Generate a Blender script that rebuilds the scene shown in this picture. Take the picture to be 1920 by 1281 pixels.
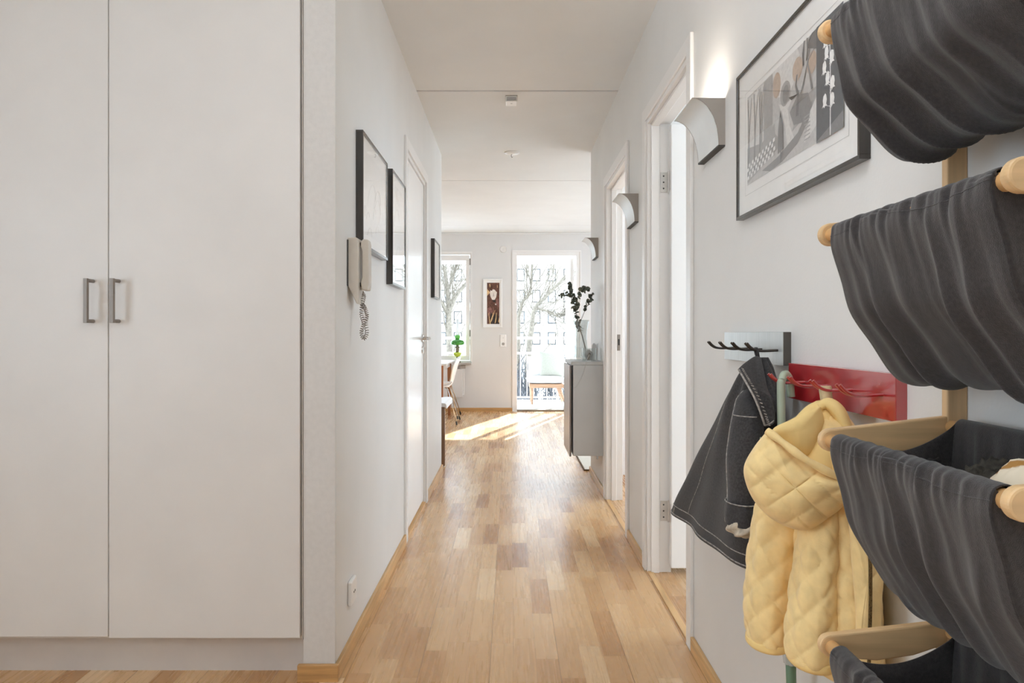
import bpy, bmesh, math, random
from mathutils import Vector, Matrix, noise

sc = bpy.context.scene
for o in list(bpy.data.objects):
    bpy.data.objects.remove(o, do_unlink=True)
COL = sc.collection
PI = math.pi
V = Vector

# ------------------------------------------------------------------ camera
F, CX, CY, H = 1280.0, 958.0, 626.5, 1.083      # focal length in pixels, vanishing point, eye height
cam_d = bpy.data.cameras.new('camera')
cam_d.lens, cam_d.sensor_width, cam_d.sensor_fit = 24, 36, 'HORIZONTAL'
cam_d.shift_x, cam_d.shift_y = 2 / 1920, -14 / 1920
cam_d.clip_start = 0.02
cam_d.clip_end = 400
cam = bpy.data.objects.new('camera', cam_d)
COL.objects.link(cam)
cam.location = (0, 0, H)
cam.rotation_euler = (PI / 2, 0, 0)
sc.camera = cam

# ------------------------------------------------------------------ sky, sun, exposure
w = bpy.data.worlds.new('sky')
sc.world = w
w.use_nodes = True
bg = w.node_tree.nodes['Background']
bg.inputs[0].default_value = (0.72, 0.865, 1.0, 1)
bg.inputs[1].default_value = 6.4
sun_d = bpy.data.lights.new('sun', 'SUN')
sun_d.energy, sun_d.angle, sun_d.color = 24.0, math.radians(0.5), (0.87, 0.94, 1.0)
sun = bpy.data.objects.new('sun', sun_d)
COL.objects.link(sun)
SUN_DIR = V((-0.335, -0.94, -0.485)).normalized()
sun.rotation_euler = SUN_DIR.to_track_quat('-Z', 'Y').to_euler()
vs = sc.view_settings
vs.view_transform, vs.look = 'Standard', 'None'
vs.exposure, vs.gamma, vs.use_curve_mapping = 0.19, 1.0, False
sc.cycles.use_denoising = True
sc.cycles.max_bounces = 10
sc.cycles.diffuse_bounces = 6
sc.cycles.transparent_max_bounces = 16
sc.cycles.sample_clamp_indirect = 8


# ------------------------------------------------------------------ helpers
def P(px, py, Y):
    return V(((px - CX) / F * Y, Y, H - (py - CY) / F * Y))


def srgb(r, g, b):
    f = lambda c: (c / 255 / 12.92) if c <= 10 else ((c / 255 + 0.055) / 1.055) ** 2.4
    return (f(r), f(g), f(b), 1)


def N(nt, kind, ins=None, **at):
    n = nt.nodes.new(kind)
    for k, v in at.items():
        setattr(n, k, v)
    for k, v in (ins or {}).items():
        s = n.inputs[k]
        if hasattr(v, 'is_output'):
            nt.links.new(v, s)
        else:
            s.default_value = v
    return n


def M(nt, op, a, b=0.0, c=0.0):
    return N(nt, 'ShaderNodeMath', {0: a, 1: b, 2: c}, operation=op).outputs[0]


def mat(name, rgb, rough=0.5, metal=0.0, var=0.04, scale=30, bump=0.0, bscale=200, spec=0.5, sheen=0.0,
        stretch=(1, 1, 1), coat=0.0):
    """procedural material: base colour broken up by noise, optional fine bump"""
    m = bpy.data.materials.new(name)
    m.use_nodes = True
    nt = m.node_tree
    b = nt.nodes['Principled BSDF']
    c = srgb(*rgb)
    tc = N(nt, 'ShaderNodeTexCoord').outputs['Object']
    mp = N(nt, 'ShaderNodeMapping', {'Vector': tc, 'Scale': stretch}).outputs[0]
    nz = N(nt, 'ShaderNodeTexNoise', {'Vector': mp, 'Scale': scale, 'Detail': 4.0}).outputs[0]
    ramp = N(nt, 'ShaderNodeValToRGB', {0: nz})
    e = ramp.color_ramp.elements
    e[0].position, e[1].position = 0.3, 0.7
    e[0].color = tuple(max(0, x * (1 - var * 2)) for x in c[:3]) + (1,)
    e[1].color = tuple(min(1, x * (1 + var * 2)) for x in c[:3]) + (1,)
    nt.links.new(ramp.outputs[0], b.inputs['Base Color'])
    b.inputs['Roughness'].default_value = rough
    b.inputs['Metallic'].default_value = metal
    b.inputs['Specular IOR Level'].default_value = spec
    if sheen:
        b.inputs['Sheen Weight'].default_value = sheen
        b.inputs['Sheen Roughness'].default_value = 0.5
    if coat:
        b.inputs['Coat Weight'].default_value = coat
        b.inputs['Coat Roughness'].default_value = 0.08
    if bump:
        n2 = N(nt, 'ShaderNodeTexNoise', {'Vector': mp, 'Scale': bscale, 'Detail': 3.0}).outputs[0]
        bp = N(nt, 'ShaderNodeBump', {'Height': n2, 'Strength': bump, 'Distance': 0.002}).outputs[0]
        nt.links.new(bp, b.inputs['Normal'])
    return m


def wood_mat(name, rgb, rough=0.4, axis=1, var=0.12):
    st = [38, 38, 38]
    st[axis] = 2.5
    return mat(name, rgb, rough, var=var, scale=1.6, stretch=tuple(st), bump=0.05, bscale=3)


def glass_mat(name, tint=(1, 1, 1, 1), fres=1.45, rough=0.02, diff=0.0):
    m = bpy.data.materials.new(name)
    m.use_nodes = True
    nt = m.node_tree
    nt.nodes.remove(nt.nodes['Principled BSDF'])
    out = nt.nodes['Material Output']
    tr = N(nt, 'ShaderNodeBsdfTransparent', {'Color': tint}).outputs[0]
    gl = N(nt, 'ShaderNodeBsdfGlossy', {'Color': (1, 1, 1, 1), 'Roughness': rough}).outputs[0]
    f0 = ((fres - 1) / (fres + 1)) ** 2
    ge = N(nt, 'ShaderNodeNewGeometry')
    dt = N(nt, 'ShaderNodeVectorMath', {0: ge.outputs['Incoming'], 1: ge.outputs['Normal']}, operation='DOT_PRODUCT').outputs['Value']
    om = M(nt, 'SUBTRACT', 1.0, M(nt, 'ABSOLUTE', dt))
    fr = M(nt, 'ADD', f0, M(nt, 'MULTIPLY', 1 - f0, M(nt, 'POWER', om, 5.0)))
    s = N(nt, 'ShaderNodeMixShader', {0: fr, 1: tr, 2: gl}).outputs[0]
    if diff:
        df = N(nt, 'ShaderNodeBsdfDiffuse', {'Color': (0.9, 0.92, 0.92, 1)}).outputs[0]
        s = N(nt, 'ShaderNodeMixShader', {0: diff, 1: s, 2: df}).outputs[0]
    nt.links.new(s, out.inputs[0])
    return m


def emit_mat(name, rgb, strength):
    m = bpy.data.materials.new(name)
    m.use_nodes = True
    b = m.node_tree.nodes['Principled BSDF']
    b.inputs['Base Color'].default_value = srgb(*rgb)
    b.inputs['Emission Color'].default_value = srgb(*rgb)
    b.inputs['Emission Strength'].default_value = strength
    return m


def catmull(pts, n):
    """n samples along a smooth curve through pts (tuples of any length)"""
    pts = [tuple(p) for p in pts]
    k = len(pts)
    out = []
    for i in range(n):
        t = i / (n - 1) * (k - 1)
        j = min(int(t), k - 2)
        f = t - j
        p1, p2 = pts[j], pts[j + 1]
        p0 = pts[j - 1] if j > 0 else tuple(2 * a - b for a, b in zip(p1, p2))
        p3 = pts[j + 2] if j + 2 < k else tuple(2 * b - a for a, b in zip(p1, p2))
        out.append(tuple(0.5 * (2 * b + (c - a) * f + (2 * a - 5 * b + 4 * c - d) * f * f
                                + (3 * b - a - 3 * c + d) * f ** 3) for a, b, c, d in zip(p0, p1, p2, p3)))
    return out


class MB:
    """collects geometry in world space; build() links it as ONE mesh object"""
    def __init__(s):
        s.v, s.f, s.m, s.k = [], [], [], 0

    def face(s, idx):
        s.f.append(idx)
        s.m.append(s.k)

    def box(s, x0, x1, y0, y1, z0, z1):
        b = len(s.v)
        s.v += [(x, y, z) for z in (z0, z1) for y in (y0, y1) for x in (x0, x1)]
        for q in ((0, 2, 3, 1), (4, 5, 7, 6), (0, 1, 5, 4), (2, 6, 7, 3), (0, 4, 6, 2), (1, 3, 7, 5)):
            s.face([b + i for i in q])
        return s

    def obox(s, c, ux, uy, uz):
        """box from centre and three half-axis vectors"""
        b = len(s.v)
        c, ux, uy, uz = V(c), V(ux), V(uy), V(uz)
        s.v += [tuple(c + i * ux + j * uy + k * uz) for k in (-1, 1) for j in (-1, 1) for i in (-1, 1)]
        for q in ((0, 2, 3, 1), (4, 5, 7, 6), (0, 1, 5, 4), (2, 6, 7, 3), (0, 4, 6, 2), (1, 3, 7, 5)):
            s.face([b + i for i in q])
        return s

    def bar(s, a, b, w, d, up=(0, 0, 1)):
        a, b = V(a), V(b)
        t = (b - a)
        u = t.cross(V(up))
        if u.length < 1e-6:
            u = t.cross(V((1, 0, 0)))
        u.normalize()
        n = u.cross(t).normalized()
        return s.obox((a + b) / 2, u * w / 2, t / 2, n * d / 2)

    def prism(s, pts, ax, a0, a1):
        """closed 2-D outline pts extruded along axis ax from a0 to a1"""
        b, n = len(s.v), len(pts)
        for a in (a0, a1):
            for (p, q) in pts:
                s.v.append((a, p, q) if ax == 0 else (p, a, q) if ax == 1 else (p, q, a))
        s.face([b + i for i in range(n)][::-1])
        s.face([b + n + i for i in range(n)])
        for i in range(n):
            j = (i + 1) % n
            s.face([b + i, b + j, b + n + j, b + n + i])
        return s

    def poly(s, pts):
        b = len(s.v)
        s.v += [tuple(p) for p in pts]
        s.face(list(range(b, b + len(pts))))
        return s

    def slab(s, pts, off):
        """3-D outline with thickness off (vector)"""
        b, n = len(s.v), len(pts)
        off = V(off)
        s.v += [tuple(p) for p in pts] + [tuple(V(p) + off) for p in pts]
        s.face([b + i for i in range(n)])
        s.face([b + n + i for i in range(n)][::-1])
        for i in range(n):
            j = (i + 1) % n
            s.face([b + i, b + n + i, b + n + j, b + j])
        return s

    def grid(s, rows, closed=False, cap=False):
        b, n = len(s.v), len(rows[0])
        for r in rows:
            s.v += [tuple(p) for p in r]
        m = n if closed else n - 1
        for i in range(len(rows) - 1):
            for j in range(m):
                k = (j + 1) % n
                s.face([b + i * n + j, b + i * n + k, b + (i + 1) * n + k, b + (i + 1) * n + j])
        if cap:
            s.face([b + j for j in range(n)][::-1])
            s.face([b + (len(rows) - 1) * n + j for j in range(n)])
        return s

    def tube(s, path, r, sides=8, cap=True):
        path = [V(p) for p in path]
        n = len(path)
        rr = r if isinstance(r, (list, tuple)) else [r] * n
        rows, u = [], None
        for i, p in enumerate(path):
            t = (path[min(i + 1, n - 1)] - path[max(i - 1, 0)])
            if t.length < 1e-9:
                t = V((0, 0, 1))
            t.normalize()
            if u is None:
                u = t.cross(V((0, 0, 1)))
                if u.length < 1e-3:
                    u = t.cross(V((1, 0, 0)))
            u = (u - t * u.dot(t))
            u.normalize()
            q = t.cross(u)
            rows.append([p + (u * math.cos(2 * PI * j / sides) + q * math.sin(2 * PI * j / sides)) * rr[i]
                         for j in range(sides)])
        return s.grid(rows, True, cap)

    def lathe(s, prof, c, n=24, axis=V((0, 0, 1))):
        """profile of (radius, height) turned round an axis through c"""
        q = axis.to_track_quat('Z', 'Y')
        rows = [[V(c) + q @ V((max(r, 1e-4) * math.cos(2 * PI * j / n), max(r, 1e-4) * math.sin(2 * PI * j / n), h))
                 for j in range(n)] for r, h in prof]
        return s.grid(rows, True, True)

    def ball(s, c, r, n=12):
        rx, ry, rz = r if isinstance(r, (list, tuple)) else (r, r, r)
        c = V(c)
        rows = [[c + V((rx * math.sin(a) * math.cos(2 * PI * j / n), ry * math.sin(a) * math.sin(2 * PI * j / n),
                        -rz * math.cos(a))) for j in range(n)] for a in [PI * (i + .02) / (n // 2 + .04) for i in range(n // 2 + 1)]]
        return s.grid(rows, True, True)

    def build(s, name, mats, parent=None, smooth=False, bevel=0.0, solid=0.0, origin=None, angle=None):
        vs_ = [V(p) for p in s.v]
        if parent is not None:
            org = parent['_w'] if '_w' in parent else parent.matrix_world.translation
            org = V(org)
        elif origin is not None:
            org = V(origin)
        else:
            xs, ys, zs = zip(*vs_)
            org = V(((min(xs) + max(xs)) / 2, (min(ys) + max(ys)) / 2, min(zs)))
        me = bpy.data.meshes.new(name)
        me.from_pydata([tuple(p - org) for p in vs_], [], s.f)
        for m_ in (mats if isinstance(mats, (list, tuple)) else [mats]):
            me.materials.append(m_)
        me.polygons.foreach_set('material_index', s.m)
        if smooth:
            me.polygons.foreach_set('use_smooth', [True] * len(me.polygons))
        me.update()
        bm = bmesh.new()
        bm.from_mesh(me)
        bmesh.ops.recalc_face_normals(bm, faces=bm.faces)
        bm.to_mesh(me)
        bm.free()
        if smooth and angle:
            try:
                me.set_sharp_from_angle(angle=math.radians(angle))
            except Exception:
                pass
        o = bpy.data.objects.new(name, me)
        COL.objects.link(o)
        if parent is not None:
            o.parent = parent
            o['_w'] = tuple(org)
        else:
            o.location = org
            o['_w'] = tuple(org)
        if solid:
            d = o.modifiers.new('solidify', 'SOLIDIFY')
            d.thickness, d.offset = solid, 0
        if bevel:
            d = o.modifiers.new('bevel', 'BEVEL')
            d.width, d.segments, d.limit_method, d.angle_limit = bevel, 2, 'ANGLE', math.radians(40)
            d.harden_normals = False
        return o


def thing(name, label, cat, loc, group=None):
    o = bpy.data.objects.new(name, None)
    COL.objects.link(o)
    o.empty_display_size = 0.05
    o.location = loc
    o['_w'] = tuple(loc)
    return tag(o, label, cat, group)


def tag(o, label, cat, group=None):
    o['label'], o['category'] = label, cat
    if group:
        o['group'] = group
    return o


def struct(o):
    o['kind'] = 'structure'
    return o


def sempty(name, loc):
    o = bpy.data.objects.new(name, None)
    COL.objects.link(o)
    o.location = loc
    o['_w'] = tuple(loc)
    return struct(o)


def copy_tree(o, parent=None, delta=V((0, 0, 0))):
    c = o.copy()
    COL.objects.link(c)
    if parent is not None:
        c.parent = parent
    else:
        c.location = V(o.location) + delta
    for ch in list(o.children):
        copy_tree(ch, c)
    return c


# ------------------------------------------------------------------ materials
m_wall = mat('wall_paint', (228, 226, 223), 0.55, var=0.012, scale=3, bump=0.12, bscale=160)
m_wallfar = mat('wall_paint_living', (220, 218, 216), 0.6, var=0.01, scale=3, bump=0.1, bscale=160)
m_wallend = mat('wall_paint_rough', (212, 207, 202), 0.7, var=0.015, scale=60, bump=0.2, bscale=260)
m_ceil = mat('ceiling_paint', (228, 227, 225), 0.7, var=0.01, scale=3)
m_white = mat('white_lacquer', (236, 235, 233), 0.22, var=0.008, scale=4)
m_trim = mat('white_trim_paint', (234, 231, 228), 0.35, var=0.003, scale=6)
m_oak = wood_mat('oak_trim', (206, 165, 112), 0.35, 1)
m_oakx = wood_mat('oak_trim_cross', (196, 150, 96), 0.35, 0)
m_wardrobe = mat('wardrobe_laminate', (222, 217, 212), 0.42, var=0.012, scale=5, bump=0.08, bscale=400)
m_plinth = mat('wardrobe_plinth', (208, 200, 193), 0.5, var=0.02, scale=9)
m_steel = mat('brushed_steel', (146, 138, 131), 0.5, 0.45, var=0.05, scale=8, stretch=(40, 40, 2))
m_hinge = mat('nickel_hinge', (205, 201, 196), 0.4, 0.4)
m_chrome = mat('chrome', (205, 203, 200), 0.12, 1.0, var=0.01)
m_blackframe = mat('black_brown_frame', (52, 47, 43), 0.17, var=0.08, scale=6, stretch=(12, 12, 2), spec=0.6)
m_mat_board = mat('mat_board', (238, 236, 233), 0.8, var=0.01)
m_paper = mat('paper_white', (232, 230, 228), 0.8, var=0.01)
m_glass = glass_mat('picture_glass')
m_pane = glass_mat('window_glass', fres=1.3)
m_vase = glass_mat('vase_glass', (0.9, 0.92, 0.92, 1), fres=1.85)
m_plastic = mat('intercom_plastic', (205, 196, 184), 0.45, var=0.015)
m_cord = mat('grey_cord', (150, 141, 131), 0.5)
m_socket = mat('socket_plastic', (240, 238, 235), 0.3, var=0.006)
m_dark = mat('dark_grey', (60, 58, 56), 0.5)
m_black = mat('black', (22, 21, 21), 0.5)
m_greyplate = mat('switch_grey', (168, 162, 156), 0.4)
m_sconce = mat('sconce_taupe', (158, 150, 142), 0.45, var=0.02, scale=8)
m_sconcef = mat('sconce_front_silver', (232, 235, 235), 0.4, 0.0, var=0.02, scale=8)
m_bulb = emit_mat('lamp_light', (255, 238, 214), 6)
m_cab = mat('grey_metal_cabinet', (196, 197, 197), 0.42, var=0.015, scale=9)
m_cabdoor = mat('taupe_cabinet_door', (200, 193, 189), 0.35, var=0.015, scale=9)
m_cabedge = mat('cabinet_edge_dark', (118, 109, 104), 0.45)
m_leaf = mat('eucalyptus_leaf', (128, 136, 122), 0.6, var=0.25, scale=60)
m_stem = mat('eucalyptus_stem', (92, 84, 76), 0.6)
m_rack = mat('grey_rack_metal', (196, 200, 200), 0.32, 0.35, var=0.03, scale=12, stretch=(1, 8, 1))
m_rackside = mat('dark_rack_edge', (82, 77, 71), 0.5)
m_hook = mat('gunmetal_hook', (70, 66, 62), 0.35, 0.6)
m_red = mat('red_lacquer', (172, 24, 34), 0.3, var=0.03, scale=8, coat=1.0)
m_red.node_tree.nodes['Principled BSDF'].inputs['Coat IOR'].default_value = 2.0
m_red.node_tree.nodes['Principled BSDF'].inputs['Coat Roughness'].default_value = 0.16
m_denim = mat('black_denim', (54, 52, 53), 0.9, var=0.22, scale=220, bump=0.5, bscale=900, sheen=0.15)
m_denimseam = mat('worn_denim_seam', (150, 145, 140), 0.9, var=0.25, scale=160)
m_lining = mat('beige_lining', (190, 178, 160), 0.9, var=0.15, scale=90)
m_yellow = mat('pale_yellow_cotton', (244, 214, 152), 0.8, var=0.04, scale=40, bump=0.15, bscale=300, sheen=0.2)
m_yellow2 = mat('pale_yellow_lining', (240, 208, 140), 0.75, var=0.03, scale=20, bump=0.1, bscale=200)
m_tan = mat('tan_tape', (206, 186, 148), 0.85, var=0.06, scale=120)
m_zip = mat('brass_zip', (120, 102, 70), 0.4, 0.6, var=0.3, scale=500)
m_brownin = mat('brown_inside', (112, 66, 30), 0.9)
m_sage = mat('sage_plastic', (168, 180, 160), 0.4, var=0.02)
m_green = mat('dark_sage', (110, 140, 112), 0.5)
m_clearpl = glass_mat('clear_plastic', (0.97, 0.97, 0.97, 1), fres=1.4, rough=0.15, diff=0.5)
m_birch = wood_mat('birch', (224, 188, 140), 0.45, 0, var=0.08)
m_birchz = wood_mat('birch_upright', (224, 188, 142), 0.45, 2, var=0.08)
m_birchy = wood_mat('birch_dowel', (204, 158, 104), 0.45, 1, var=0.08)
m_linen = mat('charcoal_linen', (48, 43, 43), 0.8, var=0.2, scale=260, bump=0.5, bscale=1100, sheen=0.3)
m_darkcloth = mat('black_knit', (38, 36, 36), 0.95, var=0.35, scale=160, bump=0.5, bscale=500)
m_olive = mat('dark_olive_cloth', (66, 62, 55), 0.95, var=0.25, scale=160, bump=0.5, bscale=500)
m_tablew = mat('white_table_top', (238, 236, 233), 0.3)
m_teak = wood_mat('teak_leg', (158, 100, 58), 0.45, 2)
m_walnut = wood_mat('stool_wood', (138, 106, 78), 0.45, 2)
m_shell = mat('white_shell', (238, 234, 231), 0.35, var=0.01)
m_gshade = mat('green_glass', (58, 140, 48), 0.12, var=0.1, scale=20, coat=0.5)
m_lime = mat('lime_glass', (180, 205, 70), 0.12, var=0.1, scale=20, coat=0.5)
m_brass = mat('aged_brass', (118, 110, 92), 0.45, 0.4)
m_rug = mat('cream_rug', (236, 230, 218), 0.95, var=0.04, scale=200, bump=0.4)
m_rugedge = mat('rug_edge', (112, 86, 60), 0.8)
m_ext = mat('balcony_white', (236, 236, 236), 0.6, var=0.01)
m_deck = mat('balcony_floor', (176, 180, 184), 0.7, var=0.03)
m_cushion = mat('white_cushion', (206, 206, 206), 0.9, var=0.02)
m_pillow = mat('mint_pillow', (152, 152, 142), 0.9, var=0.03, scale=60, bump=0.2)
m_bench = wood_mat('bench_wood', (176, 138, 108), 0.5, 0)
m_bark = mat('pale_bark', (116, 108, 96), 0.9, var=0.15, scale=20)
m_twig = mat('twig_grey', (74, 74, 76), 0.9, var=0.25, scale=6)
m_facade = mat('facade_plaster', (200, 194, 184), 0.9, var=0.02, scale=2)
m_winframe = mat('facade_window_frame', (48, 48, 50), 0.8)
m_facpane = mat('facade_window_pane', (226, 230, 234), 0.2)
m_ground = mat('pale_ground', (205, 206, 204), 0.95, var=0.1, scale=1)


def parquet(name, shift=0.0, tint=(1, 1, 1, 1)):
    m = bpy.data.materials.new(name)
    m.use_nodes = True
    nt = m.node_tree
    b = nt.nodes['Principled BSDF']
    pos = N(nt, 'ShaderNodeNewGeometry').outputs['Position']
    sp = N(nt, 'ShaderNodeSeparateXYZ', {0: pos})
    X, Y = sp.outputs[0], sp.outputs[1]
    W, L = 0.0755, 0.37
    xs = M(nt, 'DIVIDE', M(nt, 'ADD', X, 20 + shift), W)
    col = M(nt, 'FLOOR', xs)
    r1 = N(nt, 'ShaderNodeTexWhiteNoise', {'W': col}, noise_dimensions='1D').outputs['Value']
    ys = M(nt, 'ADD', M(nt, 'DIVIDE', M(nt, 'ADD', Y, 20), L), M(nt, 'MULTIPLY', r1, 7.3))
    row = M(nt, 'FLOOR', ys)
    cv = N(nt, 'ShaderNodeCombineXYZ', {0: col, 1: row, 2: 0.0}).outputs[0]
    wn = N(nt, 'ShaderNodeTexWhiteNoise', {'Vector': cv}, noise_dimensions='3D')
    v = wn.outputs['Value']
    ramp = N(nt, 'ShaderNodeValToRGB', {0: v})
    cr = ramp.color_ramp
    cols = [(0.0, (170, 120, 74)), (0.12, (195, 148, 98)), (0.4, (211, 168, 119)), (0.88, (220, 180, 132)), (1.0, (233, 200, 158))]
    cr.elements[0].position, cr.elements[1].position = cols[0][0], cols[-1][0]
    cr.elements[0].color, cr.elements[1].color = srgb(*cols[0][1]), srgb(*cols[-1][1])
    for p_, c_ in cols[1:-1]:
        cr.elements.new(p_).color = srgb(*c_)
    # grain, shifted per stave
    gx = M(nt, 'ADD', M(nt, 'MULTIPLY', X, 70), M(nt, 'MULTIPLY', v, 90))
    gy = M(nt, 'ADD', M(nt, 'MULTIPLY', Y, 1.8), M(nt, 'MULTIPLY', v, 31))
    gv = N(nt, 'ShaderNodeCombineXYZ', {0: gx, 1: gy, 2: v}).outputs[0]
    gn = N(nt, 'ShaderNodeTexNoise', {'Vector': gv, 'Scale': 1.0, 'Detail': 4.0, 'Roughness': 0.6}).outputs[0]
    gr = N(nt, 'ShaderNodeMapRange', {0: gn, 1: 0.3, 2: 0.7, 3: 0.96, 4: 1.02}).outputs[0]
    mx = N(nt, 'ShaderNodeMix', {'Factor': 1.0}, data_type='RGBA', blend_type='MULTIPLY')
    nt.links.new(ramp.outputs[0], mx.inputs['A'])
    gc = N(nt, 'ShaderNodeCombineColor', {0: gr, 1: gr, 2: gr}).outputs[0]
    nt.links.new(gc, mx.inputs['B'])
    # joints
    fx = M(nt, 'FRACT', xs)
    ex = M(nt, 'MULTIPLY', M(nt, 'MINIMUM', fx, M(nt, 'SUBTRACT', 1.0, fx)), W)
    fy = M(nt, 'FRACT', ys)
    ey = M(nt, 'MULTIPLY', M(nt, 'MINIMUM', fy, M(nt, 'SUBTRACT', 1.0, fy)), L)
    c3 = M(nt, 'DIVIDE', M(nt, 'ADD', X, 20 + shift), W * 3)
    f3 = M(nt, 'FRACT', c3)
    e3 = M(nt, 'MULTIPLY', M(nt, 'MINIMUM', f3, M(nt, 'SUBTRACT', 1.0, f3)), W * 3)
    j1 = M(nt, 'LESS_THAN', M(nt, 'MINIMUM', ex, ey), 0.0006)
    j3 = M(nt, 'LESS_THAN', e3, 0.0011)
    jj = M(nt, 'MAXIMUM', M(nt, 'MULTIPLY', j1, 0.3), M(nt, 'MULTIPLY', j3, 0.6))
    mj = N(nt, 'ShaderNodeMix', {'Factor': jj}, data_type='RGBA')
    nt.links.new(mx.outputs['Result'], mj.inputs['A'])
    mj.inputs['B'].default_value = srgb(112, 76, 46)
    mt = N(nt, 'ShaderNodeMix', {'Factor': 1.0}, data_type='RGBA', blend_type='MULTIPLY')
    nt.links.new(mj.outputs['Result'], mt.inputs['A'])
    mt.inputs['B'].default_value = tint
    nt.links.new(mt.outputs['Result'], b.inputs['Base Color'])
    rn = N(nt, 'ShaderNodeMapRange', {0: gn, 1: 0.3, 2: 0.7, 3: 0.265, 4: 0.285}).outputs[0]
    nt.links.new(rn, b.inputs['Roughness'])
    bp = N(nt, 'ShaderNodeBump', {'Height': gn, 'Strength': 0.006, 'Distance': 0.001}).outputs[0]
    nt.links.new(bp, b.inputs['Normal'])
    return m


m_floor = parquet('oak_parquet')
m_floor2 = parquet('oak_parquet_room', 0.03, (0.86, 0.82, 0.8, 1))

# ------------------------------------------------------------------ room shell
XL, XR = -0.55, 0.624          # hall walls
YF = 9.55                      # window wall
CZ = 2.5

b = MB()
b.box(-2.6, XR + 0.012, -1.6, 5.35, -0.1, 0)
b.box(-4.1, 2.8, 5.35, YF, -0.1, 0)
struct(b.build('floor', m_floor))
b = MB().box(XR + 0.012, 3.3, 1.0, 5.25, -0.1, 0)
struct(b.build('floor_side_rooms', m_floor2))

b = MB()
b.box(-4.1, 3.3, -1.6, YF, CZ + 0.012, CZ + 0.15)
ys = [(-1.6, 3.968), (3.990, 6.30), (6.312, 8.9), (8.906, YF)]
for a0, a1 in ys:
    b.box(-4.1, 3.3, a0, a1, CZ, CZ + 0.012)
struct(b.build('ceiling', m_ceil))
b = MB()
b.box(-4.0, 2.7, YF - 0.03, YF, CZ - 0.022, CZ)
struct(b.build('trim_1', m_ceil, bevel=0.006))

# left hall wall with the closed door's opening
LD0, LD1 = 3.575, 4.365
b = MB()
b.box(XL - 0.1, XL, 2.14, LD0, 0, CZ)
b.box(XL - 0.1, XL, LD1, 5.40, 0, CZ)
b.box(XL - 0.1, XL, LD0, LD1, 2.05, CZ)
struct(b.build('wall_left', m_wall))
b = MB().box(XL - 0.1, XL - 0.001, 2.1385, 2.14, 0.0, CZ)
struct(b.build('wall_left_end', m_wallend))
struct(MB().box(-4.0, XL - 0.1, 5.30, 5.40, 0, CZ).build('wall_living_back_left', m_wallfar))
struct(MB().box(-4.1, -4.0, 5.30, YF, 0, CZ).build('wall_living_left', m_wallfar))
struct(MB().box(-2.6, XL - 0.1, 2.78, 2.88, 0, CZ).build('wall_behind_wardrobe', m_wall))
b = MB()
b.box(-2.7, -2.6, -1.6, -0.4, 0, CZ)
b.box(-2.7, -2.6, 0.8, 2.88, 0, CZ)
b.box(-2.7, -2.6, -0.4, 0.8, 0, 0.55)
b.box(-2.7, -2.6, -0.4, 0.8, 2.0, CZ)
struct(b.build('wall_entry_left', m_wall))
struct(MB().box(-2.7, XR + 0.1, -1.7, -1.6, 0, CZ).build('wall_back', m_wall))

# right hall wall with two doorways
R1a, R1b = 2.385, 3.125
R2a, R2b = 3.66, 4.47
RE = 5.33
b = MB()
b.box(XR, XR + 0.1, -1.6, R1a, 0, CZ)
b.box(XR, XR + 0.1, R1b, R2a, 0, CZ)
b.box(XR, XR + 0.1, R2b, RE, 0, CZ)
b.box(XR, XR + 0.1, R1a, R1b, 2.06, CZ)
b.box(XR, XR + 0.1, R2a, R2b, 2.05, CZ)
struct(b.build('wall_right', m_wall))
struct(MB().box(XR + 0.1, 2.7, RE - 0.08, RE, 0, CZ).build('wall_living_back_right', m_wallfar))
struct(MB().box(XR + 0.1, 3.2, 3.36, 3.44, 0, CZ).build('wall_between_rooms', m_wall))
struct(MB().box(XR + 0.1, 3.2, 1.0, 1.08, 0, CZ).build('wall_room_near', m_wall))
b = MB()
b.box(3.2, 3.3, 1.0, 1.2, 0, CZ)
b.box(3.2, 3.3, 3.2, 3.6, 0, CZ)
b.box(3.2, 3.3, 5.1, 5.25, 0, CZ)
b.box(3.2, 3.3, 1.2, 3.2, 0, 0.6)
b.box(3.2, 3.3, 1.2, 3.2, 2.35, CZ)
b.box(3.2, 3.3, 3.6, 5.1, 0, 0.6)
b.box(3.2, 3.3, 3.6, 5.1, 2.35, CZ)
struct(b.build('wall_rooms_outer', m_wall))
b = MB()
b.box(2.7, 2.8, RE - 0.08, 5.9, 0, CZ)
b.box(2.7, 2.8, 8.8, YF, 0, CZ)
b.box(2.7, 2.8, 5.9, 8.8, 0, 0.75)
b.box(2.7, 2.8, 5.9, 8.8, 2.2, CZ)
struct(b.build('wall_living_right', m_wallfar))

# window wall
WX0, WX1, WZ0, WZ1 = -2.3, -0.56, 0.69, 2.215
DX0, DX1, DZ1 = 0.03, 0.97, 2.235
b = MB()
b.box(-4.1, WX0, YF, YF + 0.2, 0, CZ)
b.box(WX1, DX0, YF, YF + 0.2, 0, CZ)
b.box(DX1, 2.8, YF, YF + 0.2, 0, CZ)
b.box(WX0, WX1, YF, YF + 0.2, 0, WZ0)
b.box(WX0, WX1, YF, YF + 0.2, WZ1, CZ)
b.box(DX0, DX1, YF, YF + 0.2, DZ1, CZ)
struct(b.build('wall_far', m_wallfar))

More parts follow.
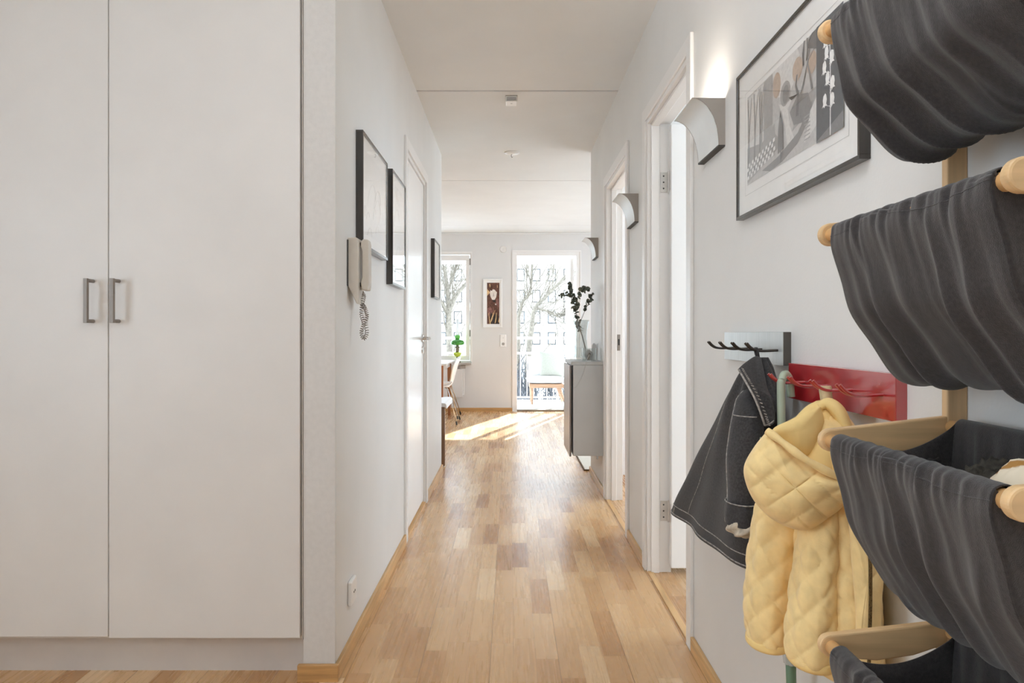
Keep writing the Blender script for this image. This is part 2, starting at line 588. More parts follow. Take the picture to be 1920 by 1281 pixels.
# baseboards (oak)
BH, BT = 0.052, 0.013
b = MB()
b.box(XL - 0.115, XL + BT, 2.122, 2.137, 0, BH)
struct(b.build('baseboard_left_end', m_oakx, bevel=0.002))
b = MB()
b.box(XL, XL + BT, 2.137, 3.512, 0, BH)
b.box(XL, XL + BT, 4.428, 5.40, 0, BH)
struct(b.build('baseboard_left', m_oak, bevel=0.002))
b = MB()
b.box(XR - BT, XR, -1.6, 2.326, 0, BH)
b.box(XR - BT, XR, 3.186, 3.6, 0, BH)
b.box(XR - BT, XR, 4.53, RE, 0, BH)
struct(b.build('baseboard_right', m_oak, bevel=0.002))
b = MB()
b.box(-4.0, 0.02, YF - BT, YF, 0, BH)
b.box(0.985, 2.7, YF - BT, YF, 0, BH)
struct(b.build('baseboard_far', m_oakx, bevel=0.002))


# ------------------------------------------------------------------ doors
def casing(mb, x0, x1, y0, y1, z1, wd=0.058):
    mb.box(x0, x1, y0, y0 + wd, 0, z1)
    mb.box(x0, x1, y1 - wd, y1, 0, z1)
    mb.box(x0, x1, y0 + wd, y1 - wd, z1 - wd, z1)


# closed left door
d = sempty('door_1', (XL, 3.97, 0))
b = MB()
casing(b, XL, XL + 0.013, 3.512, 4.428, 2.11)
b.build('door_casing', m_trim, d, bevel=0.003)
b = MB()
b.box(XL - 0.1, XL + 0.002, LD0, LD0 + 0.022, 0, 2.05)
b.box(XL - 0.1, XL + 0.002, LD1 - 0.022, LD1, 0, 2.05)
b.box(XL - 0.1, XL + 0.002, LD0 + 0.022, LD1 - 0.022, 2.028, 2.05)
b.build('door_frame', m_trim, d, bevel=0.002)
leaf = MB().box(XL - 0.05, XL - 0.006, LD0 + 0.025, LD1 - 0.025, 0.03, 2.025).build('door_leaf', m_white, d, bevel=0.003)
MB().box(XL - 0.08, XL + 0.008, LD0 + 0.022, LD1 - 0.022, 0, 0.016).build('threshold', m_oak, d)
hb = MB()
hy, hz = 4.28, 1.056
hb.lathe([(0.024, 0), (0.024, 0.008), (0.011, 0.009), (0.009, 0.04)], (XL - 0.006, hy, hz), 16, V((1, 0, 0)))
hb.tube([(XL + 0.036, hy + 0.006, hz), (XL + 0.042, hy - 0.02, hz), (XL + 0.042, hy - 0.115, hz - 0.002)], 0.009, 10)
hb.build('door_handle', m_chrome, leaf, smooth=True, angle=40)
MB().lathe([(0.022, 0), (0.022, 0.005), (0.018, 0.007)], (XL - 0.006, hy, 0.985), 16, V((1, 0, 0))).build('key_plate', m_chrome, leaf)
for z in (0.32, 1.76):
    MB().tube([(XL + 0.001, LD0 + 0.02, z), (XL + 0.001, LD0 + 0.02, z + 0.09)], 0.006, 8).build('hinge', m_chrome, d)

# near right doorway, leaf swung open into the room
d = sempty('door_2', (XR, 2.755, 0))
b = MB()
casing(b, XR - 0.013, XR, 2.327, 3.184, 2.115)
b.build('door_casing', m_trim, d, bevel=0.003)
b = MB()
for (ya, yb) in ((R1a, R1a + 0.022), (R1b - 0.022, R1b)):
    b.box(XR - 0.004, XR + 0.104, ya, yb, 0, 2.06)
b.box(XR - 0.004, XR + 0.104, R1a + 0.022, R1b - 0.022, 2.038, 2.06)
# stop
b.box(XR + 0.012, XR + 0.048, R1b - 0.034, R1b - 0.022, 0, 2.038)
b.box(XR + 0.012, XR + 0.048, R1a + 0.022, R1a + 0.034, 0, 2.038)
b.box(XR + 0.012, XR + 0.048, R1a + 0.034, R1b - 0.034, 2.026, 2.038)
b.build('door_frame', m_trim, d, bevel=0.002)
leaf = MB().box(0.716, 1.42, 3.05, 3.089, 0.035, 2.022).build('door_leaf', m_white, d, bevel=0.004)
for z in (0.28, 1.772):
    hb = MB().box(0.680, 0.717, 3.0985, 3.1025, z - 0.045, z + 0.045)
    hb.tube([(0.715, 3.094, z - 0.048), (0.715, 3.094, z + 0.048)], 0.0055, 8)
    hb.box(0.7145, 0.7165, 3.058, 3.092, z - 0.04, z + 0.04)
    h = hb.build('hinge', m_hinge, d)
    s_ = MB()
    for dz in (-0.028, 0.0, 0.028):
        s_.lathe([(0.004, 0), (0.003, 0.0015)], (0.693, 3.0985, z + dz), 8, V((0, -1, 0)))
    s_.build('screw', m_dark, h)
MB().box(XR - 0.004, XR + 0.022, R1a + 0.022, R1b - 0.022, 0, 0.005).build('threshold', m_oak, d)

# second right doorway
d = sempty('door_3', (XR, 4.065, 0))
b = MB()
casing(b, XR - 0.013, XR, 3.602, 4.528, 2.107)
b.build('door_casing', m_trim, d, bevel=0.003)
b = MB()
for (ya, yb) in ((R2a, R2a + 0.022), (R2b - 0.022, R2b)):
    b.box(XR - 0.004, XR + 0.104, ya, yb, 0, 2.05)
b.box(XR - 0.004, XR + 0.104, R2a + 0.022, R2b - 0.022, 2.028, 2.05)
b.box(XR + 0.03, XR + 0.062, R2b - 0.034, R2b - 0.022, 0, 2.028)
b.box(XR + 0.03, XR + 0.062, R2a + 0.034, R2b - 0.034, 2.016, 2.028)
b.build('door_frame', m_trim, d, bevel=0.002)
sp_ = MB().box(0.692, 0.712, 4.4455, 4.4485, 0.975, 1.08).build('strike_plate', m_steel, d, bevel=0.001)
MB().box(0.698, 0.707, 4.4445, 4.446, 1.01, 1.05).build('strike_hole', m_black, sp_)
MB().box(XR - 0.004, XR + 0.022, R2a + 0.022, R2b - 0.022, 0, 0.005).build('threshold', m_oak, d)

# window with sash
d = sempty('window_1', (-1.43, YF, WZ0))
b = MB()
b.box(WX0 - 0.015, WX1 + 0.015, YF - 0.012, YF, WZ1 - 0.002, WZ1 + 0.02)
b.box(WX1 - 0.002, WX1 + 0.015, YF - 0.012, YF, WZ0, WZ1)
b.build('window_trim', m_trim, d)
b = MB()
b.box(WX0, WX1, YF + 0.005, YF + 0.1, WZ1 - 0.02, WZ1)
b.box(WX0, WX1, YF + 0.005, YF + 0.1, WZ0, WZ0 + 0.02)
b.box(WX1 - 0.012, WX1, YF + 0.005, YF + 0.1, WZ0 + 0.02, WZ1 - 0.02)
b.box(WX0, WX0 + 0.02, YF + 0.005, YF + 0.1, WZ0 + 0.02, WZ1 - 0.02)
b.build('window_frame', m_trim, d)
sx0, sx1, sz0, sz1 = WX0 + 0.025, WX1 - 0.018, WZ0 + 0.024, WZ1 - 0.03
for (xa, xb) in ((sx0, -1.44), (-1.435, sx1)):
    b = MB()
    b.box(xa, xb, YF + 0.0, YF + 0.06, sz0, sz0 + 0.068)
    b.box(xa, xb, YF + 0.0, YF + 0.06, sz1 - 0.075, sz1)
    b.box(xa, xa + 0.06, YF + 0.0, YF + 0.06, sz0 + 0.068, sz1 - 0.075)
    b.box(xb - 0.052, xb, YF + 0.0, YF + 0.06, sz0 + 0.068, sz1 - 0.075)
    s_ = b.build('window_sash', m_trim, d, bevel=0.004)
    MB().box(xa + 0.058, xb - 0.05, YF + 0.03, YF + 0.036, sz0 + 0.066, sz1 - 0.073).build('window_pane', m_pane, s_)
for z in (1.05, 2.05):
    MB().tube([(WX1 - 0.012, YF - 0.004, z), (WX1 - 0.012, YF - 0.004, z + 0.09)], 0.008, 8).build('window_hinge', m_steel, d)
b = MB().box(WX0 - 0.02, WX1 + 0.014, YF - 0.15, YF, WZ0 - 0.03, WZ0)
b.build('window_sill', mat('grey_stone_sill', (176, 172, 168), 0.35, var=0.08, scale=80), d, bevel=0.003)

# unseen windows in the side walls, put in and sized for their daylight
def side_window(name, x0, x1, y0, y1, z0, z1):
    d = sempty(name, ((x0 + x1) / 2, (y0 + y1) / 2, z0))
    xm = (x0 + x1) / 2
    b = MB()
    for ya, yb2 in ((y0, y0 + 0.06), (y1 - 0.06, y1), ((y0 + y1) / 2 - 0.035, (y0 + y1) / 2 + 0.035)):
        b.box(xm - 0.03, xm + 0.03, ya, yb2, z0 + 0.06, z1 - 0.06)
    b.box(xm - 0.03, xm + 0.03, y0, y1, z0, z0 + 0.06)
    b.box(xm - 0.03, xm + 0.03, y0, y1, z1 - 0.06, z1)
    f_ = b.build('window_frame', m_trim, d)
    MB().box(xm - 0.003, xm + 0.003, y0 + 0.05, y1 - 0.05, z0 + 0.05, z1 - 0.05).build('window_pane', m_pane, f_)


side_window('fill_window_2', 2.7, 2.8, 5.9, 8.8, 0.75, 2.2)  # added out of view so sky light brightens the living room
side_window('window_3', 3.2, 3.3, 1.2, 3.2, 0.6, 2.35)  # unseen, enlarged so more daylight reaches the hall through the doorway
side_window('window_4', 3.2, 3.3, 3.6, 5.1, 0.6, 2.35)  # unseen, enlarged likewise for the second doorway
side_window('fill_window_5', -2.7, -2.6, -0.4, 0.8, 0.55, 2.0)  # added out of view as daylight fill for the right hall wall

# balcony door: frame and outward opened glazed leaf
d = sempty('door_4', (0.5, YF, 0))
b = MB()
b.box(DX0 - 0.012, DX0 + 0.004, YF - 0.012, YF, 0, DZ1 + 0.02)
b.box(DX1 - 0.004, DX1 + 0.012, YF - 0.012, YF, 0, DZ1 + 0.02)
b.box(DX0 + 0.004, DX1 - 0.004, YF - 0.012, YF, DZ1 - 0.004, DZ1 + 0.02)
b.build('door_casing', m_trim, d)
b = MB()
b.box(DX0, DX0 + 0.055, YF, YF + 0.12, 0, DZ1)
b.box(DX1 - 0.055, DX1, YF, YF + 0.12, 0, DZ1)
b.box(DX0 + 0.055, DX1 - 0.055, YF, YF + 0.12, DZ1 - 0.055, DZ1)
b.build('door_frame', m_trim, d, bevel=0.004)
b = MB().box(DX0 + 0.055, DX1 - 0.055, YF - 0.01, YF + 0.19, 0.0, 0.026)
b.build('threshold', mat('grey_brown_threshold', (150, 136, 120), 0.5), d, bevel=0.004)
lx0, lx1, ly0, ly1 = 0.846, 0.902, YF + 0.20, YF + 1.02
m_leafpane = glass_mat('balcony_door_glass', (0.8, 0.83, 0.84, 1), 1.6)
b = MB()
b.box(lx0, lx1, ly0, ly0 + 0.085, 0.04, 2.17)
b.box(lx0, lx1, ly1 - 0.085, ly1, 0.04, 2.17)
b.box(lx0, lx1, ly0 + 0.085, ly1 - 0.085, 0.04, 0.2)
b.box(lx0, lx1, ly0 + 0.085, ly1 - 0.085, 2.085, 2.17)
leaf = b.build('door_leaf', m_trim, d, bevel=0.004)
MB().box(lx0 + 0.025, lx0 + 0.032, ly0 + 0.083, ly1 - 0.083, 0.198, 2.087).build('door_pane', m_leafpane, leaf)
hb = MB()
hb.lathe([(0.016, 0), (0.016, 0.006), (0.008, 0.007), (0.008, 0.035)], (lx0, ly1 - 0.04, 1.03), 12, V((-1, 0, 0)))
hb.tube([(lx0 - 0.036, ly1 - 0.04, 1.035), (lx0 - 0.036, ly1 - 0.04, 0.92)], 0.008, 8)
hb.build('door_handle', m_steel, leaf)
for z in (0.3, 2.08):
    MB().tube([(lx1 - 0.012, YF + 0.195, z), (lx1 - 0.012, YF + 0.195, z + 0.08)], 0.009, 8).build('hinge', m_trim, d)

# ------------------------------------------------------------------ wardrobe
WY = 2.128
t = thing('wardrobe', 'tall off-white built-in wardrobe with two plain doors at left', 'wardrobe', (-1.25, 2.45, 0))
b = MB()
b.box(-1.87, -0.6515, WY + 0.022, 2.76, 0.125, 2.42)
b.build('carcass', m_wardrobe, t)
MB().box(-1.87, -0.6515, WY + 0.07, WY + 0.09, 0, 0.125).build('plinth', m_plinth, t)
MB().box(-0.6535, -0.6515, WY + 0.008, WY + 0.022, 0.125, 2.42).build('filler_strip', m_plinth, t)
for (xa, xb, z0, hx) in ((-1.857, -1.2565, 0.1385, -1.302), (-1.2535, -0.6585, 0.1345, -1.2215)):
    dr = MB().box(xa, xb, WY, WY + 0.019, z0, 2.4).build('door', m_wardrobe, t, bevel=0.0015)
    hb = MB()
    z0h, z1h = 1.117, 1.254
    for z in (z0h + 0.006, z1h - 0.006):
        hb.tube([(hx, WY + 0.001, z), (hx, WY - 0.034, z)], 0.0058, 12)
    hb.box(hx - 0.006, hx + 0.006, WY - 0.042, WY - 0.031, z0h, z1h)
    hb.build('handle', m_steel, dr, bevel=0.0012)


# ------------------------------------------------------------------ framed pictures
def frame_x(t, xw, sgn, y0, y1, z0, z1, dep, bw, matw, fm):
    """frame hung on a wall of constant X; sgn = direction into the room"""
    xf = xw + sgn * dep
    a, c = min(xw, xf), max(xw, xf)
    b = MB()
    b.box(a, c, y0, y1, z0, z0 + bw)
    b.box(a, c, y0, y1, z1 - bw, z1)
    b.box(a, c, y0, y0 + bw, z0 + bw, z1 - bw)
    b.box(a, c, y1 - bw, y1, z0 + bw, z1 - bw)
    b.build('frame', fm, t, bevel=0.0008)
    xm = xf - sgn * 0.007
    MB().box(min(xw + sgn * 0.002, xm), max(xw + sgn * 0.002, xm), y0 + bw - 0.001, y1 - bw + 0.001, z0 + bw - 0.001, z1 - bw + 0.001).build('mat_board', m_mat_board, t)
    xg = xf - sgn * 0.002
    g = MB().box(min(xg, xg - sgn * 0.0015), max(xg, xg - sgn * 0.0015), y0 + bw - 0.0005, y1 - bw + 0.0005, z0 + bw - 0.0005, z1 - bw + 0.0005)
    g.build('glass', m_glass, t)
    return xm + sgn * 0.0006


m_pencil = mat('faint_pencil', (206, 202, 198), 0.9)
m_pencil2 = mat('pencil_line', (184, 180, 176), 0.9)
left_pics = [
    ('black framed landscape picture beside the intercom handset', 2.42, 2.905, 1.395, 1.808, 0.026),
    ('tall black framed picture between the landscape picture and the left door', 3.01, 3.385, 1.303, 1.813, 0.029),
    ('small dark framed picture past the left door near the wall end', 4.69, 5.04, 1.334, 1.741, 0.026)]
for lab, y0, y1, z0, z1, dep in left_pics:
    t = thing('framed_picture', lab, 'picture', (XL, (y0 + y1) / 2, z0), 'dark framed pictures on the left wall')
    xs_ = frame_x(t, XL, 1, y0, y1, z0, z1, dep, 0.011, 0.05, m_blackframe)
    b = MB()
    mw = 0.055
    ya, yb, za, zb = y0 + mw, y1 - mw, z0 + mw, z1 - mw
    b.box(xs_ - 0.0006, xs_, ya, yb, za, zb)
    rnd = random.Random(int(y0 * 100))
    for q in range(9):
        b.k = 1 + q % 2
        cy, cz, r = rnd.uniform(ya, yb), rnd.uniform(za, zb), rnd.uniform(0.02, 0.08)
        pts = [(xs_ + 0.0003, min(yb, max(ya, cy + r * math.cos(a_))), min(zb, max(za, cz + 0.7 * r * math.sin(a_ * 1.3))))
               for a_ in [i / 10 * PI for i in range(11)]]
        b.tube(pts, 0.0009, 4)
    b.build('print', [m_paper, m_pencil, m_pencil2], t)

# ------------------------------------------------------------------ big print on the right wall
t = thing('framed_print', 'wide black framed print of grey forest collage and white flower', 'picture', (XR, 1.5, 1.387))
BY0, BY1, BZ0, BZ1 = 1.183, 1.832, 1.387, 1.769
xs_ = frame_x(t, XR, -1, BY0, BY1, BZ0, BZ1, 0.02, 0.008, 0.06, m_blackframe)
AY0, AY1, AZ0, AZ1 = 1.761, 1.247, 1.466, 1.692       # left edge, right edge, bottom, top
greys = {k: mat('print_grey_%s' % n_, c, 0.9, var=0.05, scale=120) for k, (n_, c) in enumerate([
    ('pale', (214, 211, 208)), ('light', (190, 187, 185)), ('mid', (158, 156, 155)), ('deep', (128, 126, 126)),
    ('dark', (100, 98, 99)), ('slate', (92, 93, 96)), ('tan', (188, 166, 148)), ('white', (236, 234, 232))])}
b = MB()
lay = [0]


def A(k, pts):
    lay[0] += 1
    b.k = k
    x = xs_ - 0.0002 - lay[0] * 0.00004
    b.poly([(x, AY0 + (AY1 - AY0) * u, AZ0 + (AZ1 - AZ0) * v) for u, v in pts])


def rect(k, u0, u1, v0, v1):
    A(k, [(u0, v0), (u1, v0), (u1, v1), (u0, v1)])


def ell(k, u, v, a, c, n=20, rot=0.0):
    A(k, [(u + a * math.cos(q) * math.cos(rot) - c * math.sin(q) * math.sin(rot) * 0.44,
           v + a * math.cos(q) * math.sin(rot) * 2.27 + c * math.sin(q) * math.cos(rot)) for q in [2 * PI * i / n for i in range(n)]])


def stroke(k, pts, w0, w1):
    n = len(pts)
    L_, R_ = [], []
    for i, (u, v) in enumerate(pts):
        wd = w0 + (w1 - w0) * i / (n - 1)
        L_.append((u - wd, v))
        R_.append((u + wd, v))
    A(k, L_ + R_[::-1])


rect(1, 0, 0.785, 0, 1)
rect(0, 0, 0.22, 0.35, 0.98)
A(2, [(0, 0.02), (0.785, 0.35), (0.785, 0.5), (0.35, 0.46), (0.2, 0.36), (0, 0.42)])
rect(2, 0.22, 0.33, 0.3, 0.99)
A(0, [(0.33, 1), (0.36, 0.72), (0.5, 0.62), (0.56, 0.7), (0.62, 0.92), (0.6, 1)])
A(1, [(0.36, 0.35), (0.34, 0.7), (0.40, 0.6), (0.46, 0.54), (0.55, 0.62), (0.56, 0.3), (0.5, 0.12)])
A(0, [(0.40, 0.62), (0.47, 0.56), (0.56, 0.58), (0.5, 0.5), (0.52, 0.32), (0.57, 0.16), (0.62, 0.2), (0.55, 0.08), (0.5, 0.12), (0.47, 0.35), (0.44, 0.5)])
A(3, [(0.52, 0.45), (0.6, 0.56), (0.7, 0.5), (0.74, 0.34), (0.66, 0.26), (0.56, 0.3)])
A(3, [(0.2, 0.06), (0.4, 0.1), (0.6, 0.2), (0.74, 0.4), (0.73, 0.28), (0.6, 0.1), (0.44, 0.02), (0.3, 0.0)])
A(0, [(0.66, 0.06), (0.785, 0.16), (0.785, 0.42), (0.72, 0.32), (0.7, 0.2)])
for q in range(7):
    rect(2, 0.665, 0.72, 0.08 + q * 0.035, 0.092 + q * 0.035)
ell(6, 0.38, 0.83, 0.045, 0.13, rot=0.1)
ell(6, 0.60, 0.80, 0.05, 0.11, rot=-0.1)
ell(6, 0.735, 0.74, 0.045, 0.1, rot=0.3)
ell(2, 0.475, 0.67, 0.055, 0.12)
ell(3, 0.48, 0.66, 0.035, 0.09)
for u0, k in ((0.015, 3), (0.1, 3), (0.17, 3), (0.19, 2)):
    stroke(k, [(u0, 0.1), (u0 + 0.01, 0.5), (u0 - 0.004, 0.97)], 0.011, 0.005)
    stroke(k, [(u0 + 0.006, 0.45), (u0 + 0.03, 0.75), (u0 + 0.05, 0.95)], 0.005, 0.002)
stroke(4, [(0.6, 0.36), (0.61, 0.55), (0.585, 0.66), (0.6, 0.75)], 0.013, 0.006)
stroke(4, [(0.6, 0.56), (0.55, 0.55), (0.515, 0.6)], 0.01, 0.003)
stroke(3, [(0.62, 0.5), (0.66, 0.62), (0.7, 0.78), (0.77, 0.86)], 0.008, 0.004)
stroke(3, [(0.74, 0.5), (0.72, 0.65), (0.70, 0.76), (0.72, 0.9)], 0.009, 0.004)
stroke(4, [(0.66, 0.78), (0.655, 0.9), (0.67, 1.0)], 0.008, 0.006)
stroke(4, [(0.69, 0.8), (0.70, 0.9), (0.695, 1.0)], 0.007, 0.005)
A(4, [(0.7, 0.9), (0.785, 0.82), (0.785, 1), (0.74, 1), (0.71, 0.97)])
A(4, [(0.395, 0.12), (0.40, 0.36), (0.415, 0.48), (0.425, 0.54), (0.435, 0.48), (0.455, 0.38), (0.46, 0.14)])
rect(4, 0.425, 0.433, 0.02, 0.14)
for r_ in range(4):
    for c_ in range(8):
        u_, v_ = 0.01 + c_ * 0.045 + (r_ % 2) * 0.022, 0.05 + r_ * 0.045 + c_ * 0.012
        if u_ < 0.35:
            A(7, [(u_, v_), (u_ + 0.022, v_ + 0.008), (u_ + 0.022, v_ + 0.045), (u_, v_ + 0.037)])
rect(5, 0.785, 1, -0.02, 1)
A(3, [(0.785, -0.02), (1.0, -0.02), (1.0, 0.12), (0.785, -0.005)])
stroke(7, [(0.9, -0.02), (0.902, 0.4), (0.895, 0.93)], 0.0035, 0.0025)
for fu, fv, sg in ((0.35, 0.81, -1), (0.40, 0.70, -1), (0.60, 0.63, 1), (0.32, 0.585, -1), (0.44, 0.475, -1), (0.63, 0.41, 1), (0.34, 0.30, -1), (0.62, 0.27, 1)):
    u_ = 0.785 + 0.215 * fu
    A(7, [(u_ - 0.004 * sg, fv + 0.062), (u_ + 0.012, fv + 0.045), (u_ + 0.017, fv), (u_ + 0.012, fv - 0.03), (u_ + 0.02, fv - 0.052), (u_ + 0.004, fv - 0.045), (u_ - 0.006, fv - 0.06),
          (u_ - 0.010, fv - 0.042), (u_ - 0.022, fv - 0.05), (u_ - 0.013, fv - 0.025), (u_ - 0.016, fv + 0.01), (u_ - 0.012, fv + 0.045)])
    stroke(7, [(u_, fv - 0.04), (0.9, fv - 0.075)], 0.002, 0.0025)
b.build('print', [greys[i] for i in range(8)], t)
fl = MB()
for (u0, u1, v0, v1) in ((-0.03, 1.03, -0.11, -0.105), (-0.03, 1.03, 1.06, 1.065), (-0.03, -0.027, -0.11, 1.06), (1.027, 1.03, -0.11, 1.06)):
    fl.poly([(xs_ - 0.0003, AY0 + (AY1 - AY0) * u, AZ0 + (AZ1 - AZ0) * v) for u, v in ((u0, v0), (u1, v0), (u1, v1), (u0, v1))])
fl.build('mat_groove', greys[1], t)

# ------------------------------------------------------------------ tulip picture on the window wall
t = thing('tulip_picture', 'narrow white framed brown picture of a white tulip between window and balcony door', 'picture', (-0.254, YF, 1.176))


def FW(px, py, off=0.0):
    return P(px, py, YF - off)


x0, x1, z0, z1 = -0.39, -0.124, 1.176, 1.853
b = MB()
yb_ = YF - 0.022
b.box(x0, x1, yb_, YF, z0, z0 + 0.02)
b.box(x0, x1, yb_, YF, z1 - 0.02, z1)
b.box(x0, x0 + 0.02, yb_, YF, z0 + 0.02, z1 - 0.02)
b.box(x1 - 0.02, x1, yb_, YF, z0 + 0.02, z1 - 0.02)
b.build('frame', m_white, t, bevel=0.002)
MB().box(x0 + 0.019, x1 - 0.019, YF - 0.012, YF - 0.001, z0 + 0.019, z1 - 0.019).build('mat_board', m_mat_board, t)
m_tb = mat('tulip_brown', (98, 66, 54), 0.9, var=0.3, scale=30, stretch=(3, 1, 1))
m_tw = mat('tulip_white', (226, 216, 206), 0.9, var=0.05)
m_tt = mat('tulip_tan', (206, 172, 128), 0.9, var=0.12, scale=30)
m_tm = mat('tulip_mauve', (132, 92, 84), 0.9, var=0.2, scale=30)
m_td = mat('tulip_dark', (54, 46, 42), 0.9, var=0.2, scale=30)
b = MB()
a0, a1, c0, c1 = -0.334, -0.161, 1.223, 1.80
lay = [0]


def T(k, pts):
    lay[0] += 1
    b.k = k
    b.poly([(a0 + (a1 - a0) * u, YF - 0.0125 - lay[0] * 0.0001, c0 + (c1 - c0) * v) for u, v in pts])


T(0, [(0, 0), (1, 0), (1, 1), (0, 1)])
T(3, [(0.02, 0.38), (0.3, 0.42), (0.45, 0.3), (0.4, 0.1), (0.1, 0.2)])
T(3, [(0.7, 0.6), (0.95, 0.62), (0.95, 0.4), (0.75, 0.46)])
T(4, [(0.2, 0.0), (0.3, 0.3), (0.5, 0.2), (0.8, 0.28), (1, 0.02), (1, 0)])
T(2, [(0.0, 0.86), (0.25, 0.76), (0.0, 0.68)])
T(1, [(0.22, 0.74), (0.28, 0.82), (0.38, 0.8), (0.48, 0.84), (0.62, 0.83), (0.72, 0.79), (0.8, 0.77), (0.74, 0.65), (0.62, 0.585), (0.42, 0.585), (0.3, 0.65)])
T(3, [(0.5, 0.79), (0.54, 0.72), (0.55, 0.66), (0.52, 0.67)])
T(4, [(0.42, 0.585), (0.62, 0.585), (0.72, 0.56), (0.66, 0.52), (0.52, 0.53)])
T(2, [(0.1, 0.26), (0.14, 0.27), (0.2, 0.14), (0.3, 0.0), (0.22, 0.0)])
T(2, [(0.25, 0.02), (0.32, 0.12), (0.55, 0.3), (0.66, 0.34), (0.55, 0.24), (0.4, 0.08)])
T(2, [(0.62, 0.02), (0.7, 0.16), (0.74, 0.28), (0.78, 0.26), (0.76, 0.12), (0.68, 0.02)])
T(3, [(0.46, 0.3), (0.5, 0.42), (0.56, 0.38), (0.6, 0.28)])
T(2, [(0.18, 0.96), (0.24, 0.98), (0.28, 0.93), (0.24, 0.87)])
T(2, [(0.82, 0.94), (0.86, 0.94), (0.85, 0.87), (0.82, 0.88)])
T(2, [(0.9, 0.06), (0.97, 0.16), (1.0, 0.1), (0.98, 0.02)])
T(1, [(0.63, 0.48), (0.72, 0.5), (0.76, 0.46), (0.7, 0.46)])
b.build('print', [m_tb, m_tw, m_tt, m_tm, m_td], t)

# ------------------------------------------------------------------ small wall fittings
o = MB().lathe([(0.048, 0), (0.048, 0.012), (0.044, 0.016)], (-0.106, YF, 2.27), 28, V((0, -1, 0))).build('wall_cover', mat('cover_plate', (222, 218, 214), 0.5), smooth=True, angle=40)
tag(o, 'round pale cover plate high on the wall left of balcony door', 'cover plate')

t = thing('wall_switch', 'white switch plate with round socket on the wall left of the balcony door', 'switch', (-0.108, YF, 0.9))
MB().box(-0.15, -0.067, YF - 0.011, YF, 0.905, 1.075).build('plate', m_socket, t, bevel=0.004)
MB().lathe([(0.02, 0), (0.02, 0.003), (0.014, 0.004), (0.014, 0.001)], (-0.108, YF - 0.011, 0.945), 20, V((0, -1, 0))).build('socket', m_greyplate, t)
MB().box(-0.112, -0.104, YF - 0.0125, YF - 0.011, 1.026, 1.034).build('indicator', m_greyplate, t)

t = thing('power_socket', 'white double power socket low on the left hall wall', 'socket', (XL, 2.335, 0.162))
MB().box(XL, XL + 0.014, 2.296, 2.376, 0.165, 0.247).build('plate', m_socket, t, bevel=0.005)
for y in (2.33, 2.346):
    MB().lathe([(0.0035, 0), (0.0035, 0.0012)], (XL + 0.014, y, 0.203), 10, V((1, 0, 0))).build('socket_hole', m_dark, t)

t = thing('smoke_detector', 'small square white vented detector on the hall ceiling', 'detector', (0.008, 4.09, CZ))
b = MB()
b.box(-0.03, 0.036, 4.05, 4.135, 2.463, 2.497)
b.build('housing', m_socket, t, bevel=0.004)
b = MB()
for z in (2.469, 2.4765, 2.484):
    b.box(-0.026, 0.032, 4.0485, 4.0505, z, z + 0.003)
b.build('vent_slot', m_dark, t)
MB().box(-0.033, 0.039, 4.047, 4.138, 2.495, CZ).build('base', m_greyplate, t)
MB().box(-0.002, 0.008, 4.085, 4.09, 2.4625, 2.4632).build('indicator', m_dark, t)

t = thing('ceiling_hook', 'white round ceiling rose with a small bent hook', 'ceiling hook', (0.008, 5.33, CZ))
MB().lathe([(0.06, 0), (0.058, 0.006), (0.03, 0.012), (0.008, 0.014)], (0.008, 5.33, CZ), 28, V((0, 0, -1))).build('cover', m_socket, t, smooth=True)
MB().tube([(0.016, 5.33, CZ - 0.012), (0.004, 5.33, CZ - 0.014), (0.003, 5.33, CZ - 0.032), (0.008, 5.33, CZ - 0.038), (0.014, 5.33, CZ - 0.034)], 0.0022, 6).build('hook', m_dark, t)

# ------------------------------------------------------------------ intercom
t = thing('intercom_phone', 'beige wall intercom with handset and grey coiled cord', 'intercom', (XL, 2.34, 1.18))
b = MB()
b.prism([(XL, 1.25), (XL, 1.407), (XL + 0.026, 1.409), (XL + 0.034, 1.406), (XL + 0.036, 1.40), (XL + 0.036, 1.183), (XL + 0.03, 1.187)], 1, 2.295, 2.385)
b.build('base', m_plastic, t, bevel=0.003)
b = MB()
hp = [(XL + 0.042, 1.236), (XL + 0.040, 1.26), (XL + 0.045, 1.275), (XL + 0.045, 1.365), (XL + 0.040, 1.38), (XL + 0.040, 1.398), (XL + 0.048, 1.406),
      (XL + 0.064, 1.404), (XL + 0.067, 1.39), (XL + 0.067, 1.25), (XL + 0.064, 1.232), (XL + 0.05, 1.231)]
b.prism(hp, 1, 2.318, 2.366)
b.build('handset', m_plastic, t, bevel=0.003)
for za, zb in ((1.385, 1.395), (1.245, 1.258)):
    MB().box(XL + 0.035, XL + 0.0425, 2.325, 2.36, za, zb).build('cradle', m_dark, t)
b = MB().box(XL - 0.001, XL + 0.004, 2.288, 2.39, 1.245, 1.40)
b.build('back_plate', m_dark, t)
pts = [P(681, 546, 2.34), P(682, 556, 2.34), P(679, 572, 2.35), P(678, 590, 2.35), P(682, 606, 2.34), P(678, 622, 2.34), P(682, 635, 2.34),
       P(688, 625, 2.35), P(686, 606, 2.36), P(688, 590, 2.36), P(684, 578, 2.36), P(679, 570, 2.35)]
core = [V(p) for p in catmull(pts, 900)]
path = []
for i, p in enumerate(core):
    tg = (core[min(i + 1, 899)] - core[max(i - 1, 0)]).normalized()
    u_ = tg.cross(V((0, 1, 0))).normalized()
    w_ = tg.cross(u_)
    a_ = i / 900 * 2 * PI * 46
    e_ = min(1, i / 60) * 0.0062
    path.append(p + (u_ * math.cos(a_) + w_ * math.sin(a_)) * e_)
path.append(V((XL + 0.03, 2.34, 1.2)))
MB().tube(path, 0.0013, 5).build('coiled_cord', m_cord, t, smooth=True)


